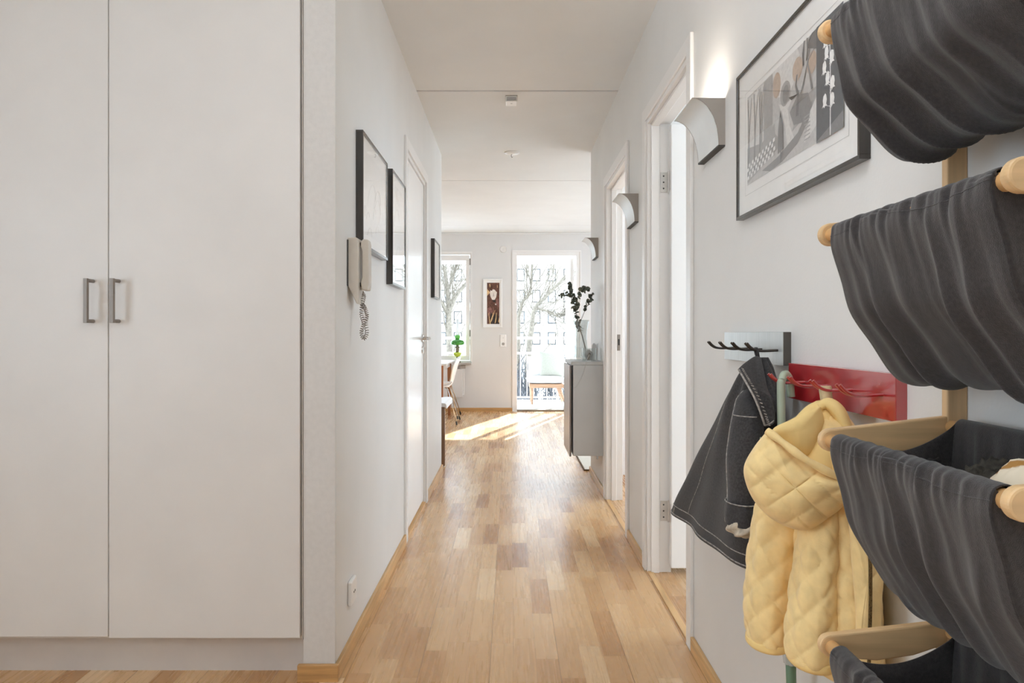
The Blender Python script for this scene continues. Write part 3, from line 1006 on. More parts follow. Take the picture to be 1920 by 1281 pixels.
# ------------------------------------------------------------------ wall sconces
def sconce(y0, label):
    t = thing('wall_sconce', label, 'wall lamp', (XR, y0 + 0.11, 1.632), 'curved wall sconces along the right hall wall')
    y1, zt, zb, dp = y0 + 0.22, 1.771, 1.634, 0.097
    arc = []
    for i in range(15):
        a_ = i / 14 * PI / 2
        arc.append((XR - dp + (dp - 0.019) * math.sin(a_), zt - (zt - zb) * (1 - math.cos(a_))))
    side = arc + [(XR, zb), (XR, zt)]
    for (ya, yb2) in ((y0, y0 + 0.004), (y1 - 0.004, y1)):
        MB().prism(side, 1, ya, yb2).build('end_plate', m_sconce, t)
    rows = [[(x, y, z) for (x, z) in arc] for y in (y0 + 0.001, y1 - 0.001)]
    rows2 = [[(x + 0.002, y, z + 0.001) for (x, z) in arc] for y in (y0 + 0.001, y1 - 0.001)]
    b = MB().grid(rows)
    b.grid(rows2)
    b.build('curved_front', m_sconcef, t, smooth=True)
    b = MB().box(XR - 0.0195, XR, y0 + 0.001, y1 - 0.001, zb - 0.004, zb + 0.001)
    b.build('bottom_trim', m_dark, t)
    MB().box(XR - 0.012, XR, y0 + 0.02, y1 - 0.02, zb + 0.01, zb + 0.1).build('back_plate', m_sconcef, t)
    MB().tube([(XR - 0.024, y0 + 0.05, zb + 0.098), (XR - 0.024, y1 - 0.05, zb + 0.098)], 0.009, 10).build('bulb', m_bulb if y0 < 2.5 else m_socket, t)
    return t


sconce(1.987, 'lit curved silver wall sconce nearest, left of the wide framed print')
sconce(3.34, 'curved silver wall sconce between the two doorways, middle of three')
sconce(4.87, 'farthest curved silver wall sconce, above the grey cabinet and eucalyptus')
ld = bpy.data.lights.new('sconce_light', 'AREA')
ld.shape, ld.size, ld.size_y, ld.energy, ld.color = 'RECTANGLE', 0.03, 0.14, 1.3, (1.0, 0.9, 0.78)
lo = bpy.data.objects.new('sconce_light', ld)
COL.objects.link(lo)
lo.location = (XR - 0.026, 2.097, 1.752)
lo.rotation_euler = (PI, 0, 0)

# unseen fill lamps added on the ceiling behind the camera to brighten the hall
m_dome = emit_mat('fill_lamp_dome', (255, 248, 238), 1.5)


def fill_lamp(x, y, e, label):
    t = thing('fill_lamp', label, 'ceiling lamp', (x, y, CZ), 'added fill lamps of the entrance')
    MB().lathe([(0.17, 0), (0.17, 0.03), (0.165, 0.035)], (x, y, CZ), 32, V((0, 0, -1))).build('base', m_socket, t)
    MB().lathe([(0.16, 0.03), (0.155, 0.06), (0.12, 0.085), (0.06, 0.1), (0.01, 0.103)], (x, y, CZ), 32, V((0, 0, -1))).build('shade', m_dome, t, smooth=True)
    l = bpy.data.lights.new('fill_lamp_light', 'POINT')
    l.energy, l.shadow_soft_size, l.color = e, 0.16, (0.87, 0.94, 1.0)
    lo = bpy.data.objects.new('fill_lamp_light', l)
    COL.objects.link(lo)
    lo.location = (x, y, CZ - 0.3)


fill_lamp(-0.05, 0.7, 13, 'round white fill lamp added unseen over the shelf end of the entrance')
fill_lamp(-1.0, -0.7, 16, 'round white fill lamp added unseen over the back of the entrance')


# ------------------------------------------------------------------ coat racks
def coat_rack(label, y0, y1, z0, z1, hook_ys, zh, m_b, m_side, m_h, name):
    t = thing(name, label, 'coat rack', (XR, (y0 + y1) / 2, z0))
    b = MB()
    b.box(XR - 0.0185, XR, y0, y1, z0, z1)
    b.k = 1
    b.box(XR - 0.0178, XR, y0 - 0.0006, y0 + 0.001, z0 + 0.0005, z1 - 0.0005)
    b.build('board', [m_b, m_side], t, bevel=0.0012)
    for y in hook_ys:
        h = MB()
        for dy in (-0.0065, 0.0065):
            pr = [(XR - 0.018, y + dy * 0.5, zh), (XR - 0.05, y + dy * 0.7, zh - 0.0015), (XR - 0.068, y + dy, zh), (XR - 0.08, y + dy, zh + 0.006),
                  (XR - 0.09, y + dy, zh + 0.0165)]
            h.tube(catmull(pr, 12), 0.0028, 8)
        h.build('hook', m_h, t, smooth=True, angle=50)
    return t


coat_rack('silver grey metal coat rack with dark hooks holding the denim jacket', 1.52, 1.936, 1.012, 1.088,
          (1.846, 1.748, 1.650, 1.552), 1.046, m_rack, m_rackside, m_hook, 'coat_rack')
coat_rack('glossy red metal coat rack with red hooks holding the yellow jacket', 1.075, 1.489, 0.944, 1.02,
          (1.41, 1.312, 1.214, 1.115), 0.984, m_red, m_red, m_red, 'coat_rack')


# ------------------------------------------------------------------ cloth helpers
def ring_loft(keys, nr, na, disp=None, a0=0.0, power=2.0):
    """keys: (x, y, z, rx, ry, rot). returns rows of points, round horizontal rings"""
    ks = catmull(keys, nr)
    rows = []
    L_ = 0.0
    for i, (x, y, z, rx, ry, rot) in enumerate(ks):
        if i:
            L_ += (V(ks[i][:3]) - V(ks[i - 1][:3])).length
        row = []
        for j in range(na):
            a_ = a0 + 2 * PI * j / na
            ca, sa = math.cos(a_), math.sin(a_)
            e = 2 / power
            cx_ = math.copysign(abs(ca) ** e, ca)
            sx_ = math.copysign(abs(sa) ** e, sa)
            dd = disp(a_, i / (nr - 1), L_, (rx + ry) / 2) if disp else 0.0
            lx, ly = cx_ * (rx + dd), sx_ * (ry + dd)
            row.append(V((x + lx * math.cos(rot) - ly * math.sin(rot), y + lx * math.sin(rot) + ly * math.cos(rot), z)))
        rows.append(row)
    return rows


def quilt(p, q, cell, amp):
    d1, d2 = (p + q) / cell, (p - q) / cell
    s1, s2 = abs(math.sin(PI * d1)), abs(math.sin(PI * d2))
    return amp * (min(s1, 1) * min(s2, 1)) ** 0.28


def nz(*p):
    return noise.noise(V(p))


def inflate(outline, n, df, db, K=10, M_=90, disp=None):
    """puffed shape from a closed 3-D outline; n = direction of the front"""
    n = V(n).normalized()
    cl = catmull([tuple(p) for p in outline] + [tuple(outline[0])], M_ + 1)[:-1]
    cl = [V(p) for p in cl]
    c = sum(cl, V()) / len(cl)
    u = (cl[0] - c)
    u = (u - n * u.dot(n)).normalized()
    w_ = n.cross(u)
    rows = []
    seq = [(-1, k / K) for k in range(K, 0, -1)] + [(1, k / K) for k in range(0, K + 1)]
    for sg, tt in seq:
        rad = math.cos(tt * PI / 2 * 0.985)
        off = math.sin(tt * PI / 2) * (df if sg > 0 else -db)
        row = []
        for p in cl:
            q = c + (p - c) * rad
            dd = disp((q - c).dot(u), (q - c).dot(w_), sg * tt) if disp else 0
            row.append(q + n * (off + (dd if sg > 0 else 0)))
        rows.append(row)
    return rows


# ------------------------------------------------------------------ black denim jacket
t = thing('denim_jacket', 'black denim jacket with rolled cuff hanging from the grey coat rack', 'jacket', (0.55, 1.6, 0.56))


def den(a_, s, L_, r):
    fold = 0.010 * math.sin(a_ * 5 + 3 * s) * min(1, s * 1.6) + 0.007 * math.sin(a_ * 9 - 2 * s + 1)
    return fold * 0.8 + 0.006 * nz(math.cos(a_) * 2, math.sin(a_) * 2 + 5, L_ * 6)


keys = [(0.566, 1.548, 1.03, 0.012, 0.014, 0), (0.562, 1.55, 1.0, 0.03, 0.045, 0), (0.556, 1.555, 0.955, 0.042, 0.082, 0.02), (0.552, 1.58, 0.90, 0.048, 0.118, 0.03),
        (0.548, 1.622, 0.80, 0.052, 0.19, 0.06), (0.545, 1.665, 0.70, 0.055, 0.255, 0.08), (0.542, 1.71, 0.62, 0.058, 0.305, 0.10), (0.540, 1.735, 0.563, 0.057, 0.335, 0.11)]
rows = ring_loft(keys, 60, 96, den, a0=0)
for row in rows:
    for p in row:
        p.x = min(p.x, XR - 0.003)
body_rows = rows
MB().grid(rows, True, True).build('body', m_denim, t, smooth=True)


def row_pt(rows, s, j, out=0.002):
    i = min(len(rows) - 1, int(s * (len(rows) - 1)))
    p = rows[i][j % len(rows[0])]
    c = sum(rows[i], V()) / len(rows[i])
    return p + (p - c).normalized() * out


b = MB()
b.tube([row_pt(rows, 0.93, j, 0.0005) for j in range(20, 78)], 0.0014, 5)
b.tube([row_pt(rows, 0.995, j, 0.0005) for j in range(20, 78)], 0.0018, 5)
b.tube([row_pt(rows, s, 37, 0.0003) for s in [0.92 + 0.01 * i for i in range(8)]], 0.0016, 5)
b.tube([row_pt(rows, s, 41, 0.0003) for s in [0.3 + 0.02 * i for i in range(32)]], 0.0011, 5)
b.build('stitching', m_denimseam, t)


def slv(a_, s, L_, r):
    return 0.004 * nz(math.cos(a_) * 1.5, math.sin(a_) * 1.5, L_ * 14) + 0.003 * math.sin(L_ * 60 + 2 * a_) * max(0, 1 - abs(s - 0.2) * 3)


keys = [(0.536, 1.515, 0.965, 0.010, 0.014, 0), (0.520, 1.485, 0.94, 0.024, 0.030, 0), (0.507, 1.462, 0.91, 0.031, 0.039, 0), (0.495, 1.442, 0.85, 0.034, 0.044, 0), (0.484, 1.425, 0.79, 0.031, 0.042, 0), (0.478, 1.415, 0.715, 0.028, 0.038, 0)]
srows = ring_loft(keys, 36, 40, slv)
sl = MB().grid(srows, True, True).build('sleeve', m_denim, t, smooth=True)
b = MB()
b.tube([row_pt(srows, s, 18, 0.0002) for s in [i / 30 for i in range(31)]], 0.0016, 5)
b.tube([row_pt(srows, 0.42 - 0.002 * abs(j - 24), j, 0.0003) for j in range(17, 32)], 0.0013, 5)
b.build('sleeve_seam', m_denimseam, sl)
keys = [(0.478, 1.415, 0.735, 0.0305, 0.041, 0), (0.477, 1.413, 0.715, 0.033, 0.0435, 0), (0.476, 1.411, 0.697, 0.033, 0.043, 0), (0.475, 1.410, 0.692, 0.030, 0.040, 0), (0.475, 1.410, 0.70, 0.024, 0.034, 0)]
cu = MB().grid(ring_loft(keys, 20, 40, lambda a_, s, L_, r: 0.0015 * math.sin(a_ * 6)), True, False).build('cuff', m_denim, sl, smooth=True)
b = MB()
b.tube([V((0.478 + 0.0315 * math.cos(a_), 1.415 + 0.042 * math.sin(a_), 0.736)) for a_ in [2 * PI * i / 32 for i in range(33)]], 0.0015, 5)
b.build('cuff_seam', m_denimseam, sl)
b = MB()
rows = ring_loft([(0.475, 1.41, 0.702, 0.027, 0.037, 0), (0.474, 1.407, 0.688, 0.029, 0.040, 0), (0.474, 1.405, 0.676, 0.025, 0.035, 0), (0.475, 1.407, 0.668, 0.014, 0.02, 0)], 16, 36,
                 lambda a_, s, L_, r: 0.004 * math.sin(a_ * 5 + s * 9))
b.grid(rows, True, False)
b.build('cuff_lining', m_lining, sl, smooth=True)
# far sleeve, folded behind
keys = [(0.55, 1.60, 0.97, 0.02, 0.03, 0), (0.535, 1.64, 0.9, 0.03, 0.04, 0), (0.522, 1.70, 0.8, 0.032, 0.042, 0), (0.515, 1.74, 0.70, 0.03, 0.04, 0), (0.512, 1.75, 0.63, 0.026, 0.034, 0)]
# collar
ol = [P(1384, 692, 1.47), P(1396, 681, 1.49), P(1417, 668, 1.52), P(1428, 678, 1.50), P(1439, 728, 1.44), P(1450, 752, 1.41), P(1452, 791, 1.395), P(1433, 800, 1.385), P(1427, 780, 1.39), P(1415, 748, 1.405), P(1400, 720, 1.43)]
colrows = inflate(ol, (-0.55, -0.83, 0.1), 0.010, 0.010, 8, 80)
c_ = MB().grid(colrows, True, True).build('collar', m_denim, t, smooth=True)
edge = [P(1385, 693, 1.455), P(1393, 707, 1.437), P(1401, 721, 1.417), P(1416, 749, 1.392), P(1428, 780, 1.377), P(1434, 798, 1.373)]
b = MB().tube(catmull(edge, 20), 0.0022, 6)
for q in catmull([(e_ + V((0.006, -0.006, 0.002))) for e_ in edge], 24):
    b.tube([V(q) + V((-0.0025, 0, 0.001)), V(q) + V((0.0025, -0.001, -0.001))], 0.0011, 4)
b.tube(catmull([P(1434, 798, 1.373), P(1443, 795, 1.376), P(1451, 789, 1.38)], 8), 0.0015, 5)
b.build('collar_stitching', m_denimseam, c_)
lp = [(0.566, 1.549, 1.012), (0.560, 1.545, 1.035), (0.557, 1.545, 1.049), (0.557, 1.552, 1.0505), (0.557, 1.559, 1.049), (0.560, 1.559, 1.035), (0.566, 1.553, 1.012)]
MB().tube(catmull(lp, 26), 0.0028, 6).build('hanging_loop', m_denim, t, smooth=True)

# ------------------------------------------------------------------ yellow quilted jacket
t = thing('quilted_jacket', 'pale yellow quilted child jacket with hood hanging from the red coat rack', 'jacket', (0.54, 1.19, 0.505))


def q_body(a_, s, L_, r):
    return quilt(a_ * 0.075, L_, 0.052, 0.0065) + 0.006 * nz(math.cos(a_) * 2, math.sin(a_) * 2, L_ * 7) - 0.004


def clampx(rows):
    for row in rows:
        for p in row:
            p.x = min(p.x, XR - 0.004)
    return rows


keys = [(0.556, 1.207, 0.955, 0.02, 0.02, 0), (0.55, 1.2, 0.92, 0.05, 0.06, 0), (0.552, 1.195, 0.85, 0.058, 0.085, 0.1), (0.558, 1.19, 0.76, 0.058, 0.095, 0.1),
        (0.562, 1.185, 0.64, 0.054, 0.10, 0.1), (0.562, 1.18, 0.515, 0.050, 0.108, 0.1)]
MB().grid(clampx(ring_loft(keys, 110, 110, q_body)), True, True).build('body', m_yellow, t, smooth=True)


def q_sl(a_, s, L_, r):
    k = 0.0062 * (1 if s < 0.95 else 0.3)
    return quilt(a_ * 0.05, L_ + 0.02, 0.0628, k) + 0.005 * nz(math.cos(a_) * 1.5 + 4, math.sin(a_) * 1.5, L_ * 9) + 0.0015 * nz(math.cos(a_) * 4, math.sin(a_) * 4, L_ * 40) - 0.003


keys = [(0.515, 1.235, 0.86, 0.03, 0.04, 0), (0.498, 1.25, 0.78, 0.044, 0.048, 0), (0.489, 1.262, 0.70, 0.045, 0.05, 0), (0.482, 1.268, 0.60, 0.042, 0.05, 0), (0.478, 1.27, 0.535, 0.038, 0.046, 0), (0.478, 1.27, 0.512, 0.034, 0.042, 0)]
s1 = MB().grid(ring_loft(keys, 110, 84, q_sl), True, True).build('sleeve', m_yellow, t, smooth=True)
keys = [(0.478, 1.27, 0.520, 0.0385, 0.0465, 0), (0.478, 1.27, 0.510, 0.039, 0.047, 0), (0.478, 1.27, 0.505, 0.035, 0.043, 0)]
MB().grid(ring_loft(keys, 8, 48), True, True).build('cuff_binding', m_yellow2, s1, smooth=True)
keys = [(0.525, 1.15, 0.85, 0.024, 0.03, 0), (0.519, 1.148, 0.77, 0.029, 0.04, 0), (0.512, 1.147, 0.68, 0.034, 0.045, 0), (0.507, 1.146, 0.60, 0.038, 0.048, 0), (0.505, 1.146, 0.548, 0.038, 0.047, 0), (0.505, 1.146, 0.535, 0.034, 0.043, 0)]
s2 = MB().grid(ring_loft(keys, 110, 84, q_sl), True, True).build('sleeve', m_yellow, t, smooth=True)
keys = [(0.505, 1.146, 0.548, 0.0385, 0.0475, 0), (0.505, 1.146, 0.537, 0.0395, 0.0485, 0), (0.505, 1.146, 0.531, 0.035, 0.044, 0)]
MB().grid(ring_loft(keys, 8, 48), True, True).build('cuff_binding', m_yellow2, s2, smooth=True)
# open front flap with zip
ol = [P(1588, 940, 1.085), P(1612, 935, 1.078), P(1640, 1010, 1.07), P(1655, 1075, 1.065), P(1652, 1150, 1.065), P(1648, 1262, 1.065), P(1606, 1262, 1.075), P(1604, 1150, 1.082), P(1596, 1050, 1.086)]
fl = MB().grid(inflate(ol, (-0.25, -0.97, 0), 0.010, 0.006, 8, 90, lambda u, v, s: quilt(u, v, 0.035, 0.003) if s > 0.1 else 0), True, True).build('front_flap', m_yellow, t, smooth=True)
zp = catmull([P(1618, 960, 1.062), P(1630, 1030, 1.052), P(1632, 1120, 1.052), P(1629, 1255, 1.054)], 40)
b = MB()
for a_, c_ in zip(zp[:-1], zp[1:]):
    b.bar(a_, c_, 0.0048, 0.0025, (0, 1, 0))
b.build('zipper', m_zip, fl)
ol = [P(1596, 950, 1.098), P(1602, 960, 1.092), P(1608, 1050, 1.09), P(1612, 1108, 1.09), P(1600, 1100, 1.1), P(1596, 1030, 1.1)]
MB().grid(inflate(ol, (-0.2, -1, 0), 0.004, 0.004, 5, 50), True, True).build('inner_lining', m_brownin, t, smooth=True)


# hood: smooth lining on top, quilted pouch falling below, thick rim
def lin(a_, s, L_, r):
    return 0.007 * math.sin(a_ * 4 + 4 * s) * min(1, 2 * s) + 0.005 * nz(math.cos(a_) * 2, math.sin(a_) * 2, L_ * 12)


keys = [(0.553, 1.205, 0.965, 0.012, 0.012, 0), (0.551, 1.203, 0.955, 0.028, 0.024, 0), (0.545, 1.198, 0.935, 0.040, 0.038, 0), (0.532, 1.19, 0.90, 0.056, 0.052, 0), (0.520, 1.185, 0.86, 0.068, 0.064, 0), (0.512, 1.18, 0.82, 0.066, 0.062, 0), (0.508, 1.18, 0.79, 0.045, 0.045, 0)]
hd = MB().grid(clampx(ring_loft(keys, 50, 70, lin)), True, True).build('hood', m_yellow2, t, smooth=True)
fold = catmull([P(1536, 764, 1.178), P(1552, 757, 1.172), P(1570, 770, 1.162), P(1584, 796, 1.155), P(1594, 828, 1.15)], 24)
MB().tube(fold, [0.006 + 0.006 * math.sin(PI * i / 23) for i in range(24)], 14).build('hood_collar', m_yellow2, hd, smooth=True)
ol = [P(1538, 762, 1.16), P(1512, 772, 1.155), P(1480, 788, 1.15), P(1452, 802, 1.15), P(1446, 818, 1.15), P(1472, 838, 1.145), P(1500, 856, 1.14), P(1520, 850, 1.14), P(1534, 820, 1.145), P(1545, 790, 1.155)]
MB().grid(inflate(ol, (-0.4, -0.9, 0.15), 0.022, 0.015, 12, 80, lambda u, v, q: 0.004 * nz(u * 30, v * 30, 1) * min(1, max(0, q * 3))), True, True).build('hood_fold', m_yellow2, hd, smooth=True)
ol = [P(1440, 806, 1.15), P(1414, 838, 1.16), P(1395, 874, 1.165), P(1399, 908, 1.165), P(1416, 942, 1.16), P(1446, 972, 1.15), P(1482, 990, 1.14), P(1516, 993, 1.13), P(1546, 976, 1.12), P(1580, 950, 1.105), P(1598, 925, 1.095), P(1592, 905, 1.095), P(1552, 886, 1.105), P(1515, 862, 1.12), P(1475, 832, 1.135)]
MB().grid(inflate(ol, (-0.35, -0.92, 0.12), 0.05, 0.05, 26, 200,
                  lambda u, v, s: (quilt(u * 0.8 - v * 0.5, v * 0.8 + u * 0.3, 0.043, 0.0075) + 0.006 * nz(u * 18, v * 18, 2)) * min(1, max(0, s * 4))), True, True).build('hood_outer', m_yellow, hd, smooth=True)
rim = catmull([P(1438, 808, 1.125), P(1468, 830, 1.105), P(1505, 858, 1.085), P(1550, 884, 1.075), P(1592, 904, 1.075)], 40)
MB().tube(rim, [0.0062 + 0.0008 * math.sin(i * 0.5) for i in range(40)], 12).build('hood_rim', m_yellow, hd, smooth=True)
lp = catmull([(0.561, 1.205, 0.955), (0.559, 1.207, 0.975), (0.559, 1.2095, 0.9885), (0.559, 1.2145, 0.9895), (0.559, 1.219, 0.985), (0.561, 1.214, 0.955)], 22)
b = MB()
rows = [[V(p) + V((-0.009, 0, 0)), V(p) + V((0.009, 0, 0))] for p in lp]
b.grid(rows)
b.build('hanging_loop', m_tan, t, smooth=True, solid=0.002)

# ------------------------------------------------------------------ green umbrella hanging by its crook
t = thing('umbrella', 'sage green crook-handled clear umbrella hanging behind the yellow jacket', 'umbrella', (0.56, 1.40, 0.33))
ck = [(0.5665, 1.385, 0.40), (0.562, 1.39, 0.60), (0.555, 1.397, 0.85), (0.5535, 1.399, 0.97), (0.556, 1.4015, 0.988), (0.563, 1.408, 0.9985), (0.572, 1.416, 0.9985), (0.580, 1.423, 0.988), (0.583, 1.425, 0.97), (0.585, 1.426, 0.952)]
MB().tube(catmull(ck, 60), 0.0082, 12).build('handle', m_sage, t, smooth=True)
keys = [(0.553, 1.395, 0.862, 0.036, 0.036, 0), (0.556, 1.394, 0.80, 0.03, 0.03, 0), (0.562, 1.39, 0.6, 0.022, 0.022, 0), (0.566, 1.386, 0.45, 0.0135, 0.0135, 0), (0.5675, 1.384, 0.415, 0.0125, 0.0125, 0)]
MB().grid(ring_loft(keys, 40, 48, lambda a_, s, L_, r: 0.25 * r * abs(math.sin(a_ * 4)) - 0.1 * r), True, True).build('canopy', m_clearpl, t, smooth=True)
for i in range(8):
    a_ = 2 * PI * i / 8 + 0.35
    MB().ball((0.553 + 0.042 * math.cos(a_), 1.395 + 0.042 * math.sin(a_), 0.866), 0.0048, 10).tube(
        [(0.553 + 0.041 * math.cos(a_), 1.395 + 0.041 * math.sin(a_), 0.866), (0.5535 + 0.032 * math.cos(a_), 1.395 + 0.032 * math.sin(a_), 0.835)], 0.0022, 6).build('rib_tip', m_sage, t, smooth=True)
MB().tube([(0.567, 1.3845, 0.44), (0.569, 1.382, 0.30)], [0.0105, 0.0085], 12).build('ferrule', m_green, t, smooth=True)

# ------------------------------------------------------------------ wall shelf with hanging linen bins
t = thing('hanging_bin_shelf', 'birch wall shelf with four hanging charcoal linen bins', 'shelf', (XR, 0.77, 0.5))
YN, YFAR = 0.593, 0.932            # inner planes of the near and far side posts
TH = 0.0135
for y0 in (YN - TH, YFAR):
    MB().box(XR - 0.028, XR, y0, y0 + TH, 0.36, 1.80).build('side_post', m_birchz, t, bevel=0.002)
XFD, XBD = 0.4385, 0.6015
bins = [(1.4975, 0.188, 1), (1.2185, 0.198, 2), (0.9365, 0.205, 3), (0.655, 0.205, 4)]


def bag_curve(zf, drop, belly):
    zr = zf + 0.02
    r = 0.0125
    pts = [(XFD + r, zf - 0.003), (XFD + r * 0.7, zf + r * 0.7), (XFD, zf + r), (XFD - r * 0.75, zf + r * 0.7), (XFD - r, zf), (XFD - r + 0.001, zf - 0.02),
           (XFD + 0.0 - belly, zf - 0.06), (XFD + 0.012 - belly, zf - 0.105), (XFD + 0.040 - belly, zf - drop * 0.74), (XFD + 0.066, zf - drop * 0.93), (XFD + 0.09, zf - drop),
           (XFD + 0.12, zf - drop * 0.96), (XFD + 0.146, zf - drop * 0.72), (XBD - r - 0.003, zf - 0.05), (XBD - r, zr - 0.01), (XBD - r * 0.8, zr + r * 0.6), (XBD, zr + r), (XBD + r * 0.8, zr + r * 0.5), (XBD + r * 0.6, zr - 0.006)]
    return catmull(pts, 110)


for zf, drop, seed in bins:
    rnd = random.Random(seed)
    # arms and dowels
    for y0 in (YN - TH + 0.0005, YFAR + 0.0005):
        pr = [(0.598, zf + 0.034)] + [(0.4385 + 0.0155 * math.cos(a_), zf + 0.001 + 0.0155 * math.sin(a_)) for a_ in [math.radians(86 + i * 12) for i in range(17)]]
        pr += [(0.50, zf - 0.019), (0.55, zf - 0.012), (0.58, zf - 0.002), (0.598, zf - 0.006)]
        MB().prism(pr, 1, y0, y0 + TH - 0.001).build('arm', m_birch, t, bevel=0.0025)
    MB().tube([(XFD, YN - 0.008, zf), (XFD, YFAR + 0.008, zf)], 0.0095, 14).build('front_dowel', m_birchy, t, smooth=True, angle=50)
    MB().tube([(XBD, YN, zf + 0.02), (XBD, YFAR, zf + 0.02)], 0.0085, 14).build('back_dowel', m_birchy, t, smooth=True, angle=50)
    cv = bag_curve(zf, drop, 0.004 if seed == 1 else 0.0)
    n = len(cv)
    nrm = []
    for i in range(n):
        a_, c_ = cv[max(i - 1, 0)], cv[min(i + 1, n - 1)]
        d_ = V((c_[0] - a_[0], 0, c_[1] - a_[1])).normalized()
        nrm.append(V((d_.z, 0, -d_.x)))
    ya, yb = YN + 0.012, YFAR - 0.024
    NT = 170
    ph = [rnd.uniform(0, 6.28) for _ in range(8)]

    def gather(y):
        q = (y - ya) / (yb - ya)
        q2 = q + 0.035 * nz(q * 5, seed, 0)
        f1 = 0.5 * math.sin(2 * PI * 9 * q2 + ph[0]) + 0.4 * math.sin(2 * PI * 14 * q2 + ph[1]) + 0.25 * math.sin(2 * PI * 23 * q2 + ph[2])
        m1 = max(0.0, 0.35 + 1.1 * nz(q * 7, seed * 3.1, 1))
        return f1 * (0.3 + m1)

    def drape(y, s):
        q = (y - ya) / (yb - ya)
        sk = 0.55 if seed == 1 else (0.12 if seed == 2 else -0.10)
        qq = q + sk * (s - 0.25)
        a1 = nz(qq * 5.5, seed * 7.7, s * 2.2)
        a2 = nz(qq * 12, seed * 1.7, s * 2.6)
        return (1 - abs(a1) * 2.2) * 0.7 + a2 * 0.55 - 0.3

    rows = []
    for j in range(NT + 1):
        y = ya + (yb - ya) * j / NT
        g = gather(y)
        row = []
        for i in range(n):
            s = i / (n - 1)
            x, z = cv[i]
            on = max(0.0, min(1, (s - 0.16) / 0.05)) if s < 0.5 else max(0, min(1, (0.86 - s) / 0.08))
            near = math.exp(-((s - 0.215) / 0.05) ** 2) + 0.22 * math.exp(-((s - 0.27) / 0.10) ** 2)
            roll = 0.0010 * g if s < 0.2 else 0
            dv = 0.0034 * g * near + roll + on * 0.0135 * drape(y, s) * min(1, max(0, (s - 0.2) * 5)) * (0.35 if s > 0.62 else 1)
            edge = min(1, (y - ya) / 0.02, (yb - y) / 0.02)
            p = V((x, y, z)) + nrm[i] * dv * (0.35 + 0.65 * edge)
            if s > 0.21 and seed > 1:
                p.z += 0.004 * math.sin(3 * PI * j / NT + seed) * on
            p.x = min(p.x, XR - 0.006)
            row.append(p)
        rows.append(row)
    bm_ = MB().grid(rows)
    # end gussets with a sagging top hem
    for (jj, sy) in ((0, 1), (NT, -1)):
        i0, i1 = 18, 92
        cur = [rows[jj][i] for i in range(i0, i1 + 1)]
        m_ = len(cur)
        top = []
        for k in range(m_):
            f_ = k / (m_ - 1)
            p0, p1 = cur[0], cur[-1]
            q = p0.lerp(p1, f_)
            q.z -= 0.03 * math.sin(PI * f_) ** 0.8
            top.append(q)
        g_rows = []
        for a_ in range(9):
            f_ = a_ / 8
            g_rows.append([cur[k].lerp(top[k], f_) + V((0, sy * 0.004 * math.sin(PI * f_) * math.sin(PI * k / (m_ - 1)), 0)) for k in range(m_)])
        bm_.grid(g_rows)
    fb = bm_.build('fabric_bin', m_linen, t, smooth=True, solid=0.0016)
    # stitched pocket line under the front roll
    MB().tube([rows[j][25] + nrm[25] * 0.0006 for j in range(0, NT + 1, 2)], 0.0008, 4).build('hem_seam', m_linen, fb)


# clothes lying in the third bin
def crumple(name, label, mats, c, r, amp, seed, cat='clothing', kfun=None):
    b = MB()
    rows = []
    na, nr = 60, 30
    for i in range(nr + 1):
        th = PI * (i + 0.01) / (nr + 0.02)
        row = []
        for j in range(na):
            a_ = 2 * PI * j / na
            d_ = V((math.sin(th) * math.cos(a_), math.sin(th) * math.sin(a_), math.cos(th)))
            k = 1 + amp * (nz(d_.x * 2 + seed, d_.y * 2, d_.z * 2) + 0.5 * abs(nz(d_.x * 5 + seed, d_.y * 5, d_.z * 5)) + 0.35 * nz(d_.x * 9 + seed, d_.y * 9, d_.z * 9))
            row.append(V(c) + V((d_.x * r[0], d_.y * r[1], d_.z * r[2])) * k)
        rows.append(row)
    b.grid(rows, True, True)
    o = b.build(name, mats, smooth=True)
    return tag(o, label, cat)


crumple('folded_garment', 'crumpled black garment lying in the third linen bin', m_darkcloth, (0.522, 0.86, 0.862), (0.045, 0.05, 0.055), 0.3, 3)
crumple('folded_garment', 'dark olive garment with a pale button in the third linen bin', m_olive, (0.528, 0.762, 0.880), (0.042, 0.046, 0.055), 0.3, 11)
m_stripe = bpy.data.materials.new('cream_brown_stripe')
m_stripe.use_nodes = True
nt = m_stripe.node_tree
pb = nt.nodes['Principled BSDF']
pb.inputs['Roughness'].default_value = 0.95
tcx = N(nt, 'ShaderNodeTexCoord').outputs['Object']
wv = N(nt, 'ShaderNodeTexWave', {'Vector': tcx, 'Scale': 9.0, 'Distortion': 2.0, 'Detail': 2.0}, bands_direction='DIAGONAL').outputs['Fac']
rp = N(nt, 'ShaderNodeValToRGB', {0: wv})
rp.color_ramp.elements[0].position, rp.color_ramp.elements[0].color = 0.72, srgb(236, 222, 198)
rp.color_ramp.elements[1].position, rp.color_ramp.elements[1].color = 0.86, srgb(176, 128, 66)
nt.links.new(rp.outputs[0], pb.inputs['Base Color'])
crumple('folded_garment', 'fuzzy cream garment with brown stripes in the third linen bin', m_stripe, (0.518, 0.664, 0.902), (0.046, 0.046, 0.055), 0.18, 5)

